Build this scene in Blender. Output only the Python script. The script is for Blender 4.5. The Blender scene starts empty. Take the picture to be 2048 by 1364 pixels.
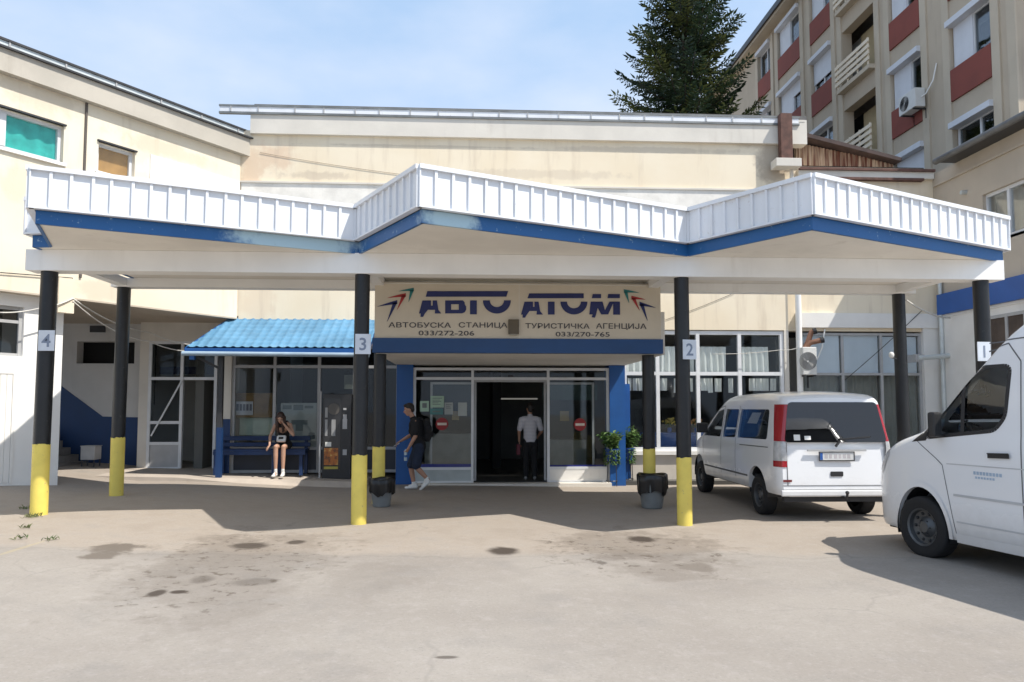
import bpy, bmesh, math, random
from math import radians as R, sin, cos, pi, sqrt, atan2
from mathutils import Vector, Matrix, noise as mnoise
random.seed(7)
SC = bpy.context.scene
COL = SC.collection

# ------------------------------------------------------------------ camera
FPX = 1450.0; YAW = R(3.1); PIT = R(3.5); SHPX = 44.3; EYE = 1.55
cd = bpy.data.cameras.new("camera"); cam = bpy.data.objects.new("camera", cd); COL.objects.link(cam)
cam.location = (0, 0, EYE); cam.rotation_euler = (pi/2 + PIT, 0, -YAW)
cd.sensor_fit = 'HORIZONTAL'; cd.sensor_width = 36; cd.lens = 36*FPX/2048; cd.shift_y = SHPX/2048
cd.clip_start = 0.05; cd.clip_end = 2000
SC.camera = cam
# ------------------------------------------------------------------ sun, sky, exposure
SUN_AZ = R(30); SUN_EL = R(56)           # azimuth measured from +X towards the viewer
sv = Vector((cos(SUN_AZ)*cos(SUN_EL), -sin(SUN_AZ)*cos(SUN_EL), sin(SUN_EL)))
sl = bpy.data.lights.new("sun", 'SUN'); sl.energy = 4.2; sl.angle = R(0.5); sl.color = (1, .95, .87)
so = bpy.data.objects.new("sun", sl); COL.objects.link(so); so.rotation_euler = sv.to_track_quat('Z', 'Y').to_euler()
so.location = (20, -10, 40)
W = bpy.data.worlds.new("World"); SC.world = W; W.use_nodes = True
wn = W.node_tree; wn.nodes.clear()
wo = wn.nodes.new('ShaderNodeOutputWorld'); bg = wn.nodes.new('ShaderNodeBackground')
sky = wn.nodes.new('ShaderNodeTexSky'); sky.sky_type = 'NISHITA'; sky.sun_disc = False
sky.sun_elevation = SUN_EL; sky.sun_rotation = R(90) + SUN_AZ; sky.air_density = 1.0; sky.dust_density = 2.2; sky.ozone_density = 1.0
tc = wn.nodes.new('ShaderNodeTexCoord'); mp = wn.nodes.new('ShaderNodeMapping'); mp.inputs['Scale'].default_value = (1, 1, 2.2)
mp.inputs['Location'].default_value = (0.25, 0.0, 0.35)
nz = wn.nodes.new('ShaderNodeTexNoise'); nz.inputs['Scale'].default_value = 2.3; nz.inputs['Detail'].default_value = 7; nz.inputs['Roughness'].default_value = .5
rp = wn.nodes.new('ShaderNodeValToRGB'); rp.color_ramp.elements[0].position = .42; rp.color_ramp.elements[1].position = .74
rp.color_ramp.elements[0].color = (.12, .12, .12, 1); rp.color_ramp.elements[1].color = (.85, .85, .85, 1)
rp.color_ramp.elements[0].color = (0, 0, 0, 1); rp.color_ramp.elements[1].color = (.8, .8, .8, 1)
veil = wn.nodes.new('ShaderNodeMixRGB'); veil.inputs[0].default_value = .72; veil.inputs[2].default_value = (2.75, 3.85, 5.35, 1)
mx = wn.nodes.new('ShaderNodeMixRGB'); mx.inputs[2].default_value = (4.5, 4.75, 5.4, 1)
wn.links.new(tc.outputs['Generated'], mp.inputs[0]); wn.links.new(mp.outputs[0], nz.inputs['Vector']); wn.links.new(nz.outputs['Fac'], rp.inputs[0])
wn.links.new(sky.outputs[0], veil.inputs[1]); wn.links.new(veil.outputs[0], mx.inputs[1]); wn.links.new(rp.outputs[0], mx.inputs[0]); wn.links.new(mx.outputs[0], bg.inputs[0])
wn.links.new(bg.outputs[0], wo.inputs[0]); bg.inputs[1].default_value = 0.15
SC.view_settings.view_transform = 'Standard'; SC.view_settings.look = 'None'; SC.view_settings.gamma = 1.0
SC.view_settings.exposure = 0.44
SC.render.engine = 'CYCLES'

# ------------------------------------------------------------------ measuring helpers (photo pixel -> point in the place)
_f = Vector((sin(YAW)*cos(PIT), cos(YAW)*cos(PIT), sin(PIT))); _r = Vector((cos(YAW), -sin(YAW), 0)); _u = _r.cross(_f)
EYEV = Vector((0, 0, EYE))
def ray(px, py): return _f + _r*((px-1024)/FPX) + _u*((682+SHPX-py)/FPX)
def onY(px, py, Y): d = ray(px, py); return EYEV + d*(Y/d.y)
def onX(px, py, X): d = ray(px, py); return EYEV + d*(X/d.x)
def onZ(px, py, Z): d = ray(px, py); return EYEV + d*((Z-EYE)/d.z)
def onP(px, py, p0, n): d = ray(px, py); return EYEV + d*((Vector(p0)-EYEV).dot(n)/d.dot(n))
def XY(px, Y, py=800): return onY(px, py, Y).x
def ZY(px, py, Y): return onY(px, py, Y).z
def gz(x):
    a = min(1, max(0, (x+6.4)/4.2)); b = min(1, max(0, (x+1)/4.5)); c = min(1, max(0, (-6.7-x)/2.3)); return -.17*a*a*(3-2*a) - .06*b*b*(3-2*b) + .22*c*c*(3-2*c)
def onG(px, py):
    z = -.1
    for _ in range(12):
        p = onZ(px, py, z); z = gz(p.x)
    return Vector((p.x, p.y, z))

# ------------------------------------------------------------------ objects
def tag(o, label=None, cat=None, group=None, kind=None):
    if label: o['label'] = label
    if cat: o['category'] = cat
    if group: o['group'] = group
    if kind: o['kind'] = kind
    return o
def thing(name, label, cat, loc=(0, 0, 0), rz=0, group=None):
    o = bpy.data.objects.new(name, None); COL.objects.link(o); o.location = loc; o.rotation_euler = (0, 0, rz)
    o.empty_display_size = .2
    return tag(o, label, cat, group)
def root_of(o):
    while o.parent: o = o.parent
    return o
def link(name, me, parent=None):
    o = bpy.data.objects.new(name, me); COL.objects.link(o)
    if parent: o.parent = parent
    return o
class MB:
    def __init__(s): s.v = []; s.f = []; s.mi = []
    def add(s, vs, fs, mi=0):
        b = len(s.v); s.v += [Vector(p) for p in vs]; s.f += [tuple(i+b for i in f) for f in fs]; s.mi += [mi]*len(fs); return s
    def box(s, x0, x1, y0, y1, z0, z1, mi=0):
        if x1 < x0: x0, x1 = x1, x0
        if y1 < y0: y0, y1 = y1, y0
        if z1 < z0: z0, z1 = z1, z0
        return s.add([(x0,y0,z0),(x1,y0,z0),(x1,y1,z0),(x0,y1,z0),(x0,y0,z1),(x1,y0,z1),(x1,y1,z1),(x0,y1,z1)],
                     [(0,3,2,1),(4,5,6,7),(0,1,5,4),(1,2,6,5),(2,3,7,6),(3,0,4,7)], mi)
    def cbox(s, c, sx, sy, sz, rot=None, mi=0):
        c = Vector(c); b = []
        for z in (-1, 1):
            for x, y in ((-1,-1),(1,-1),(1,1),(-1,1)):
                p = Vector((x*sx/2, y*sy/2, z*sz/2))
                b.append(c + (rot @ p if rot is not None else p))
        return s.add(b, [(0,3,2,1),(4,5,6,7),(0,1,5,4),(1,2,6,5),(2,3,7,6),(3,0,4,7)], mi)
    def wall(s, p, q, z0, z1, o0, o1, mi=0):
        """slab along plan line p->q; offsets to the right-hand side (towards the viewer when p is left of q) o0..o1"""
        p = Vector((p[0], p[1], 0)); q = Vector((q[0], q[1], 0)); d = (q-p).normalized(); n = Vector((d.y, -d.x, 0))
        P = [p+n*o0, p+n*o1, q+n*o1, q+n*o0]
        if o1 < o0: P = P[::-1]
        vs = [a+Vector((0,0,z0)) for a in P] + [a+Vector((0,0,z1)) for a in P]
        return s.add(vs, [(3,2,1,0),(4,5,6,7),(0,1,5,4),(1,2,6,5),(2,3,7,6),(3,0,4,7)], mi)
    def bar(s, a, b, w, h=None, up=(0,0,1), mi=0):
        a = Vector(a); b = Vector(b); h = h or w; d = (b-a).normalized(); u = Vector(up)
        if abs(d.dot(u)) > .98: u = Vector((0,1,0))
        x = d.cross(u).normalized(); y = x.cross(d)
        vs = []
        for c in (a, b): vs += [c-x*w/2-y*h/2, c+x*w/2-y*h/2, c+x*w/2+y*h/2, c-x*w/2+y*h/2]
        return s.add(vs, [(3,2,1,0),(4,5,6,7),(0,1,5,4),(1,2,6,5),(2,3,7,6),(3,0,4,7)], mi)
    def tube(s, path, r, n=10, cap=True, mi=0):
        path = [Vector(p) for p in path]; m = len(path); rs = r if isinstance(r, (list, tuple)) else [r]*m
        vs = []; pu = None
        for i, p in enumerate(path):
            d = (path[min(i+1, m-1)]-path[max(i-1, 0)]).normalized()
            if pu is None: pu = d.cross(Vector((0,0,1)) if abs(d.z) < .9 else Vector((1,0,0))).normalized()
            pu = (pu-d*pu.dot(d)).normalized(); w = d.cross(pu)
            for k in range(n):
                a = 2*pi*k/n; vs.append(p+(pu*cos(a)+w*sin(a))*rs[i])
        fs = [(i*n+k, i*n+(k+1)%n, (i+1)*n+(k+1)%n, (i+1)*n+k) for i in range(m-1) for k in range(n)]
        if cap: fs += [tuple(range(n))[::-1], tuple(range((m-1)*n, m*n))]
        return s.add(vs, fs, mi)
    def lathe(s, prof, c=(0,0,0), n=24, M=None, mi=0, close=False):
        c = Vector(c); vs = []
        for r, z in prof:
            for k in range(n):
                p = Vector((r*cos(2*pi*k/n), r*sin(2*pi*k/n), z)); vs.append(c+(M @ p if M is not None else p))
        m = len(prof); fs = [(i*n+k, i*n+(k+1)%n, (i+1)*n+(k+1)%n, (i+1)*n+k) for i in range(m-1) for k in range(n)]
        if close: fs += [tuple(range(n))[::-1], tuple(range((m-1)*n, m*n))]
        return s.add(vs, fs, mi)
    def prism(s, poly, d, mi=0):
        poly = [Vector(p) for p in poly]; d = Vector(d); n = len(poly)
        nn = Vector((0,0,0))
        for i in range(n): nn += poly[i].cross(poly[(i+1)%n])
        if nn.dot(d) < 0: poly = poly[::-1]
        return s.add(poly+[p+d for p in poly], [tuple(range(n))[::-1], tuple(range(n, 2*n))] + [(i, (i+1)%n, n+(i+1)%n, n+i) for i in range(n)], mi)
    def sphere(s, c, rx, ry=None, rz=None, rot=None, n=12, m=8, mi=0):
        ry = ry or rx; rz = rz or rx; c = Vector(c); vs = []
        for i in range(m+1):
            t = pi*i/m
            for k in range(n):
                p = Vector((rx*sin(t)*cos(2*pi*k/n), ry*sin(t)*sin(2*pi*k/n), -rz*cos(t)))
                vs.append(c+(rot @ p if rot is not None else p))
        fs = [(i*n+k, i*n+(k+1)%n, (i+1)*n+(k+1)%n, (i+1)*n+k) for i in range(m) for k in range(n)]
        return s.add(vs, fs, mi)
    def grid(s, rows, mi=0, flip=False):
        n = len(rows[0]); vs = [p for r in rows for p in r]
        fs = [(i*n+k, i*n+k+1, (i+1)*n+k+1, (i+1)*n+k) for i in range(len(rows)-1) for k in range(n-1)]
        if flip: fs = [f[::-1] for f in fs]
        return s.add(vs, fs, mi)
    def mesh(s, name, mats, smooth=False, off=None, weld=False):
        me = bpy.data.meshes.new(name)
        o = off if off is not None else Vector((0,0,0))
        me.from_pydata([tuple(p-o) for p in s.v], [], s.f)
        for m in (mats if isinstance(mats, (list, tuple)) else [mats]): me.materials.append(m)
        if len(me.polygons) == len(s.mi): me.polygons.foreach_set('material_index', s.mi)
        if weld:
            bm = bmesh.new(); bm.from_mesh(me); bmesh.ops.remove_doubles(bm, verts=bm.verts, dist=1e-5); bm.to_mesh(me); bm.free()
        if smooth: 
            me.polygons.foreach_set('use_smooth', [True]*len(me.polygons))
            if smooth != 'all':
                try: me.set_sharp_from_angle(angle=R(38))
                except Exception: pass
        me.update(); return me
    def build(s, name, mats, parent=None, smooth=False, local=False, bevel=0):
        off = None
        if parent is not None and not local:
            off = Vector((0,0,0)); q = parent
            while q: off += q.location; q = q.parent
        me = s.mesh(name, mats, smooth, off)
        if bevel:
            bm = bmesh.new(); bm.from_mesh(me)
            es = [e for e in bm.edges if len(e.link_faces) == 2 and e.calc_face_angle(0) > .6]
            bmesh.ops.bevel(bm, geom=es, offset=bevel, segments=2, affect='EDGES', profile=.6, clamp_overlap=True)
            bm.to_mesh(me); bm.free()
        return link(name, me, parent)
def copy_tree(o, parent=None):
    c = o.copy(); COL.objects.link(c); c.parent = parent
    for ch in list(o.children): copy_tree(ch, c)
    return c
def text_mb(mb, txt, size, origin, ux, uz, depth, align='CENTER', mi=0, sx=1.0, bold=0.0):
    """flat lettering as solid letters; ux = reading direction, uz = up"""
    cu = bpy.data.curves.new("t", 'FONT'); cu.body = txt; cu.size = size; cu.align_x = align; cu.resolution_u = 3; cu.offset = bold
    cu.fill_mode = 'FRONT'
    ob = bpy.data.objects.new("t", cu); COL.objects.link(ob)
    bpy.context.view_layer.update()
    me = ob.to_mesh(); ux = Vector(ux).normalized(); uz = Vector(uz).normalized(); n = ux.cross(uz); o = Vector(origin)
    vs = [o+ux*(v.co.x*sx)+uz*v.co.y+n*depth for v in me.vertices]; fs = [tuple(p.vertices) for p in me.polygons]
    mb.add(vs, fs, mi); ob.to_mesh_clear(); bpy.data.objects.remove(ob); bpy.data.curves.remove(cu)

# ------------------------------------------------------------------ materials
MATS = {}
class NT:
    def __init__(s, name):
        s.m = bpy.data.materials.new(name); s.m.use_nodes = True; s.t = s.m.node_tree; s.t.nodes.clear()
        s.out = s.n('ShaderNodeOutputMaterial')
    def n(s, ty, **kw):
        nd = s.t.nodes.new(ty)
        for k, v in kw.items(): setattr(nd, k, v)
        return nd
    def l(s, a, b): s.t.links.new(a, b)
    def val(s, inp, v):
        if hasattr(v, 'is_linked') or isinstance(v, bpy.types.NodeSocket): s.l(v, inp)
        else: inp.default_value = v
    def math(s, op, a, b=0.0, c=None, clamp=False):
        nd = s.n('ShaderNodeMath', operation=op); nd.use_clamp = clamp; s.val(nd.inputs[0], a); s.val(nd.inputs[1], b)
        if c is not None: s.val(nd.inputs[2], c)
        return nd.outputs[0]
    def mix(s, fac, a, b, blend='MIX'):
        nd = s.n('ShaderNodeMixRGB', blend_type=blend); s.val(nd.inputs[0], fac)
        for i, c in ((1, a), (2, b)):
            s.val(nd.inputs[i], c if isinstance(c, bpy.types.NodeSocket) else (c[0], c[1], c[2], 1))
        return nd.outputs[0]
    def noise(s, vec, scale, detail=4, rough=.55):
        nd = s.n('ShaderNodeTexNoise'); nd.inputs['Scale'].default_value = scale; nd.inputs['Detail'].default_value = detail
        nd.inputs['Roughness'].default_value = rough
        if vec is not None: s.l(vec, nd.inputs['Vector'])
        return nd.outputs['Fac']
    def ramp(s, fac, a, b):
        nd = s.n('ShaderNodeMapRange'); nd.clamp = True; nd.interpolation_type = 'SMOOTHSTEP'; s.val(nd.inputs[0], fac); nd.inputs[1].default_value = a; nd.inputs[2].default_value = b
        return nd.outputs[0]
    def pos(s): return s.n('ShaderNodeNewGeometry').outputs['Position']
    def obj(s): return s.n('ShaderNodeTexCoord').outputs['Object']
    def scale(s, vec, sc, loc=(0,0,0)):
        nd = s.n('ShaderNodeMapping'); nd.inputs['Scale'].default_value = sc; nd.inputs['Location'].default_value = loc; s.l(vec, nd.inputs[0]); return nd.outputs[0]
    def bsdf(s, col, rough=.6, metal=0, bump=None, bstr=.2, bdist=.02, spec=.5, coat=0):
        b = s.n('ShaderNodeBsdfPrincipled'); s.val(b.inputs['Base Color'], col if isinstance(col, bpy.types.NodeSocket) else (col[0], col[1], col[2], 1))
        s.val(b.inputs['Roughness'], rough); b.inputs['Metallic'].default_value = metal; b.inputs['Specular IOR Level'].default_value = spec
        b.inputs['Coat Weight'].default_value = coat; b.inputs['Coat Roughness'].default_value = .06
        if bump is not None:
            bp = s.n('ShaderNodeBump'); bp.inputs['Strength'].default_value = bstr; bp.inputs['Distance'].default_value = bdist; s.l(bump, bp.inputs['Height']); s.l(bp.outputs[0], b.inputs['Normal'])
        s.l(b.outputs[0], s.out.inputs[0]); return b
def mul(c, k): return tuple(min(1, x*k) for x in c)
def paint(name, col, rough=.5, var=.12, scale=3.0, metal=0, bump=.08, bscale=60, spec=.5, coat=0, streak=0, dirt=(.16,.13,.1), chips=None):
    """painted or plain surface: two drifting tones, fine grain, optional vertical grime streaks"""
    if name in MATS: return MATS[name]
    t = NT(name); p = t.pos()
    n1 = t.noise(p, scale, 5); c = t.mix(t.ramp(n1, .3, .7), mul(col, 1-var), mul(col, 1+var*.6))
    if streak:
        n2 = t.noise(t.scale(p, (2.6, 2.6, .28)), 1.6, 6, .62); n3 = t.noise(p, .9, 4)
        m = t.math('MULTIPLY', t.ramp(n2, .52, .78), t.ramp(n3, .38, .68)); c = t.mix(t.math('MULTIPLY', m, streak), c, dirt)
    if chips:
        k = t.noise(p, 14, 6, .72); c = t.mix(t.math('MULTIPLY', t.ramp(k, .62, .68), chips[1]), c, chips[0])
    g = t.noise(p, bscale, 3)
    r = t.math('ADD', rough-.06, t.math('MULTIPLY', n1, .12))
    t.bsdf(c, r, metal, g, bump, .01, spec, coat); MATS[name] = t.m; return t.m
def stain_mask(t, p, stains, nscale=3.0, namp=.55):
    """union of ragged ellipses given in world plan (cx, cy, rx, ry, strength)"""
    sep = t.n('ShaderNodeSeparateXYZ'); t.l(p, sep.inputs[0]); nA = t.noise(p, nscale, 6, .65); out = None
    for a, b, ra, rb, st, ax in stains:
        ca, cb = {'xy': (sep.outputs[0], sep.outputs[1]), 'xz': (sep.outputs[0], sep.outputs[2])}[ax]
        da = t.math('DIVIDE', t.math('SUBTRACT', ca, a), ra); db = t.math('DIVIDE', t.math('SUBTRACT', cb, b), rb)
        d = t.math('SQRT', t.math('ADD', t.math('MULTIPLY', da, da), t.math('MULTIPLY', db, db)))
        d = t.math('ADD', d, t.math('MULTIPLY', t.math('SUBTRACT', nA, .5), namp*2.4))
        m = t.math('MULTIPLY', t.math('SUBTRACT', 1.0, t.ramp(d, .55, 1.15)), st)
        out = m if out is None else t.math('MAXIMUM', out, m)
    return out
def glass(name, tint=(.8,.85,.85), dark=.0, rough=.02, refl=1.0):
    if name in MATS: return MATS[name]
    t = NT(name); tr = t.n('ShaderNodeBsdfTransparent'); tr.inputs[0].default_value = (*mul(tint, 1-dark), 1)
    gl = t.n('ShaderNodeBsdfGlossy'); gl.inputs['Roughness'].default_value = rough; gl.inputs[0].default_value = (.95,.97,1,1)
    fr = t.n('ShaderNodeFresnel'); fr.inputs[0].default_value = 1.52
    w = t.noise(t.pos(), 1.3, 2); bp = t.n('ShaderNodeBump'); bp.inputs['Strength'].default_value = .03; bp.inputs['Distance'].default_value = .05
    t.l(w, bp.inputs['Height']); t.l(bp.outputs[0], gl.inputs['Normal'])
    mx = t.n('ShaderNodeMixShader'); t.l(t.math('MULTIPLY', fr.outputs[0], refl, clamp=True), mx.inputs[0]); t.l(tr.outputs[0], mx.inputs[1]); t.l(gl.outputs[0], mx.inputs[2])
    t.l(mx.outputs[0], t.out.inputs[0]); MATS[name] = t.m; return t.m
# ================================================================== materials used in several places
CREAM = paint('cream plaster', (.80,.70,.55), .85, .07, 1.2, bump=.15, bscale=45, streak=.22, dirt=(.42,.33,.24))
WHITEP = paint('white plaster', (.80,.78,.74), .8, .06, 1.5, bump=.12, bscale=45, streak=.25, dirt=(.45,.40,.34))
BEIGE = paint('beige concrete', (.50,.43,.345), .9, .1, .8, bump=.2, bscale=30, streak=.45, dirt=(.28,.22,.17))
CORN = paint('grey cornice plaster', (.68,.64,.57), .85, .08, 1.0, bump=.15, bscale=40, streak=.3, dirt=(.35,.3,.25))
SOFF = paint('soffit paint', (.79,.755,.69), .85, .08, .9, bump=.1, bscale=40, streak=.35, dirt=(.40,.35,.28))
BEAMW = paint('beam paint', (.85,.84,.81), .8, .07, .9, bump=.1, streak=.25, dirt=(.4,.36,.3))
ALU = paint('white aluminium', (.70,.71,.72), .38, .06, 4, spec=.5, bump=.02)
ALUG = paint('grey aluminium', (.42,.42,.42), .4, .08, 4, bump=.02)
FASC = paint('white sheet metal', (.76,.78,.81), .42, .06, 1.4, spec=.5, bump=.12, bscale=5, streak=.4, dirt=(.50,.46,.40), chips=((.42,.36,.30), .35))
TIN = paint('zinc sheet', (.60,.64,.64), .45, .12, 3, metal=.3, bump=.05, streak=.3)
DARKM = paint('dark metal', (.035,.035,.038), .45, .2, 6, bump=.05)
RUST = paint('rusty steel', (.125,.06,.045), .8, .35, 6, bump=.4, bscale=50)
BLACKP = paint('black pole enamel', (.009,.010,.012), .42, .3, 5, bump=.06, bscale=30, chips=((.06,.055,.05), .5))
YELLOW = paint('yellow pole paint', (.78,.63,.13), .55, .1, 3, bump=.08, streak=.5, dirt=(.32,.22,.05), chips=((.30,.25,.16), .7))
BLUE = paint('blue paint', (.02,.10,.36), .45, .1, 2, bump=.04)
BLUEC = paint('bright blue paint', (.008,.085,.30), .5, .12, 2, bump=.05, streak=.15, dirt=(.05,.08,.15))
NAVY = paint('navy paint', (.007,.038,.13), .5, .1, 2, bump=.04)
BRICKR = paint('oxide red panel', (.235,.062,.045), .8, .1, 1.2, bump=.1, streak=.25, dirt=(.1,.05,.04))
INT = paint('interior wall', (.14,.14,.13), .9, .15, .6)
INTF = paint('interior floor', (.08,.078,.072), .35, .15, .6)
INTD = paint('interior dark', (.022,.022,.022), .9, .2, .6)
CURT = paint('white curtain', (.86,.86,.83), .9, .06, 3)
PAPER = paint('paper', (.78,.78,.74), .7, .05, 6)
ROOFG = paint('grey roof felt', (.16,.155,.15), .9, .2, 1.5, bump=.2)
GLASS = glass('clear glass', (.95,.97,.97), .02, refl=.42)
GLASSD = glass('smoked glass', (.66,.69,.70), .05, refl=.6)

# ================================================================== ground
def ground_material():
    t = NT('tarmac'); p = t.pos()
    sep = t.n('ShaderNodeSeparateXYZ'); t.l(p, sep.inputs[0])
    big = t.noise(p, .35, 5, .6); mid = t.noise(p, 1.7, 6, .62); fine = t.noise(p, 38, 4, .7); grit = t.noise(p, 160, 2)
    base = t.mix(t.ramp(big, .32, .68), (.258,.229,.200), (.312,.282,.248))
    apron = t.mix(t.ramp(mid, .3, .7), (.30,.256,.212), (.35,.302,.252))
    edge = t.math('ADD', sep.outputs[1], t.math('MULTIPLY', t.math('SUBTRACT', t.noise(p, .55, 5, .6), .5), 1.5))
    c = t.mix(t.ramp(edge, 8.55, 8.95), base, apron)
    c = t.mix(t.math('MULTIPLY', t.ramp(t.noise(p, 7, 5, .65), .5, .75), .22), c, (.42,.38,.36)); c = t.mix(t.math('MULTIPLY', t.ramp(mid, .48, .74), .42), c, (.21,.195,.18))
    # worn pale grit and dark pinholes
    c = t.mix(t.math('MULTIPLY', t.ramp(fine, .52, .75), .3), c, (.43,.41,.385))
    c = t.mix(t.math('MULTIPLY', t.ramp(fine, .46, .28), .35), c, (.14,.13,.12))
    # the joint between the slab under the roof and the yard, and hairline cracks
    j = t.math('ABSOLUTE', t.math('SUBTRACT', edge, 8.6)); c = t.mix(t.math('MULTIPLY', t.math('SUBTRACT', 1.0, t.ramp(j, .0, .05)), .22), c, (.16,.14,.12))
    vo = t.n('ShaderNodeTexVoronoi', feature='DISTANCE_TO_EDGE'); vo.inputs['Scale'].default_value = .42
    wv = t.n('ShaderNodeMixRGB', blend_type='ADD'); wv.inputs[0].default_value = .6; t.l(p, wv.inputs[1])
    nn = t.n('ShaderNodeTexNoise'); nn.inputs['Scale'].default_value = 1.1; nn.inputs['Detail'].default_value = 5; t.l(p, nn.inputs['Vector']); t.l(nn.outputs['Color'], wv.inputs[2])
    t.l(wv.outputs[0], vo.inputs['Vector'])
    ck = t.math('MULTIPLY', t.math('SUBTRACT', 1.0, t.ramp(vo.outputs['Distance'], .0, .012)), t.math('MULTIPLY', t.ramp(big, .50, .62), .22))
    c = t.mix(ck, c, (.13,.12,.11))
    def st(lst):
        o = []
        for x0, x1, y0, y1, s in lst:
            a = onG(x0, (y0+y1)/2); b = onG(x1, (y0+y1)/2); f = onG((x0+x1)/2, y0); n = onG((x0+x1)/2, y1)
            o.append(((f.x+n.x)/2, (f.y+n.y)/2, abs(b.x-a.x)/2, abs(f.y-n.y)/2, s, 'xy'))
        return o
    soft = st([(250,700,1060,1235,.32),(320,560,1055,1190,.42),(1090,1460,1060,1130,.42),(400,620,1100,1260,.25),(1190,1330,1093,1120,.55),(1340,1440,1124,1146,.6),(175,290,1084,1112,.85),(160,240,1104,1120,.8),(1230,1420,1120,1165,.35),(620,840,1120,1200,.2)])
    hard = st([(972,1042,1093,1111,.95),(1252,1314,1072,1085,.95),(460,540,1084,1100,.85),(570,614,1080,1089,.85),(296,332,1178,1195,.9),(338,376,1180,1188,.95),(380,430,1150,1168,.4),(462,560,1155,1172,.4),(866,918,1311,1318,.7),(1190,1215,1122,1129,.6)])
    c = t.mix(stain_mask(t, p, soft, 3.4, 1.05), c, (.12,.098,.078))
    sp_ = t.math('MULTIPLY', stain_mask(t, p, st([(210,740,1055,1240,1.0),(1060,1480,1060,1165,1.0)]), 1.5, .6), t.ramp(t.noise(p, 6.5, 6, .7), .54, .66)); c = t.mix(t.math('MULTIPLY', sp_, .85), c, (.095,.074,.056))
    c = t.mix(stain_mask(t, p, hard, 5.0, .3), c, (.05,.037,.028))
    yl = st([(36,52,1075,1120,.16)])
    c = t.mix(stain_mask(t, p, yl, 6.0, .6), c, (.60,.47,.14))
    b = t.math('ADD', t.math('MULTIPLY', fine, .7), t.math('MULTIPLY', grit, .5))
    t.bsdf(c, t.math('ADD', .72, t.math('MULTIPLY', mid, .2)), 0, b, .35, .012, .35)
    return t.m
def build_ground():
    xs = [-260,-60,-20,-12,-9.5,-9,-8.6,-8.2,-7.8,-7.4,-7,-6.7] + [-6.4+.35*i for i in range(29)] + [4.5,9,20,60,260]; ys = [-120,-30,-5,0,4,8,12,16,20,30,60,320]
    mb = MB(); mb.grid([[(x, y, gz(x)) for x in xs] for y in ys])
    o = mb.build('ground', ground_material(), smooth='all'); tag(o, kind='structure')
build_ground()

# ================================================================== the saw-tooth bus shelter
ZT, ZB, ZS = 4.55, 4.04, 3.86          # fascia top, fascia bottom, soffit
P = [onZ(60,332,ZT), onZ(712,412,ZT), onZ(838,330,ZT), onZ(1375,418,ZT), onZ(1625,348,ZT), onZ(2015,435,ZT)]
P = [Vector((p.x, p.y, 0)) for p in P]
PL = Vector((-6.12, 10.55, 0)); PL2 = Vector((-6.40, 10.6, 0)); PL3 = Vector((-6.40, 11.2, 0)); PL4 = Vector((-6.15, 11.5, 0)); PLB = Vector((-6.15, 13.8, 0)); PRB = Vector((8.60, 13.8, 0))
OUT = [PLB, PL4, PL3, PL2, PL] + P + [PRB]        # open outline, anticlockwise seen from above with the inside on the left
def inset(poly, d):
    n = len(poly); o = []
    for i in range(n):
        a, b, c = poly[i-1], poly[i], poly[(i+1)%n]
        e1 = (b-a).normalized(); e2 = (c-b).normalized(); n1 = Vector((-e1.y, e1.x, 0)); n2 = Vector((-e2.y, e2.x, 0))
        m = (n1+n2).normalized(); o.append(b+m*(d/max(.35, m.dot(n1))))
    return o
def worn_blue():
    t = NT('weathered blue trim'); p = t.pos()
    n = t.noise(p, 1.6, 5); c = t.mix(n, (.006,.085,.26), (.012,.115,.33))
    a = [onZ(x, y, 3.95) for x, y in ((432,455),(720,480),(848,430),(950,440))]
    st = [((a[0].x+a[1].x)/2, 3.95, (a[1].x-a[0].x)/2, .26, 1.0, 'xz'), ((a[2].x+a[3].x)/2, 3.93, .40, .16, 1.0, 'xz')]
    c = t.mix(stain_mask(t, t.scale(p, (1,1,1)), st, 6.5, .5), c, (.40,.56,.64)); k2 = t.noise(p, 9, 6, .72); c = t.mix(t.math('MULTIPLY', t.ramp(k2, .62, .67), .7), c, (.35,.48,.56)); t.bsdf(c, .5, 0, n, .05); return t.m
SHELTER = thing('bus_shelter', 'long saw-toothed bus shelter with white ribbed fascia and blue trim on eight black poles', 'bus shelter', (0, 11, -.1))
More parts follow.
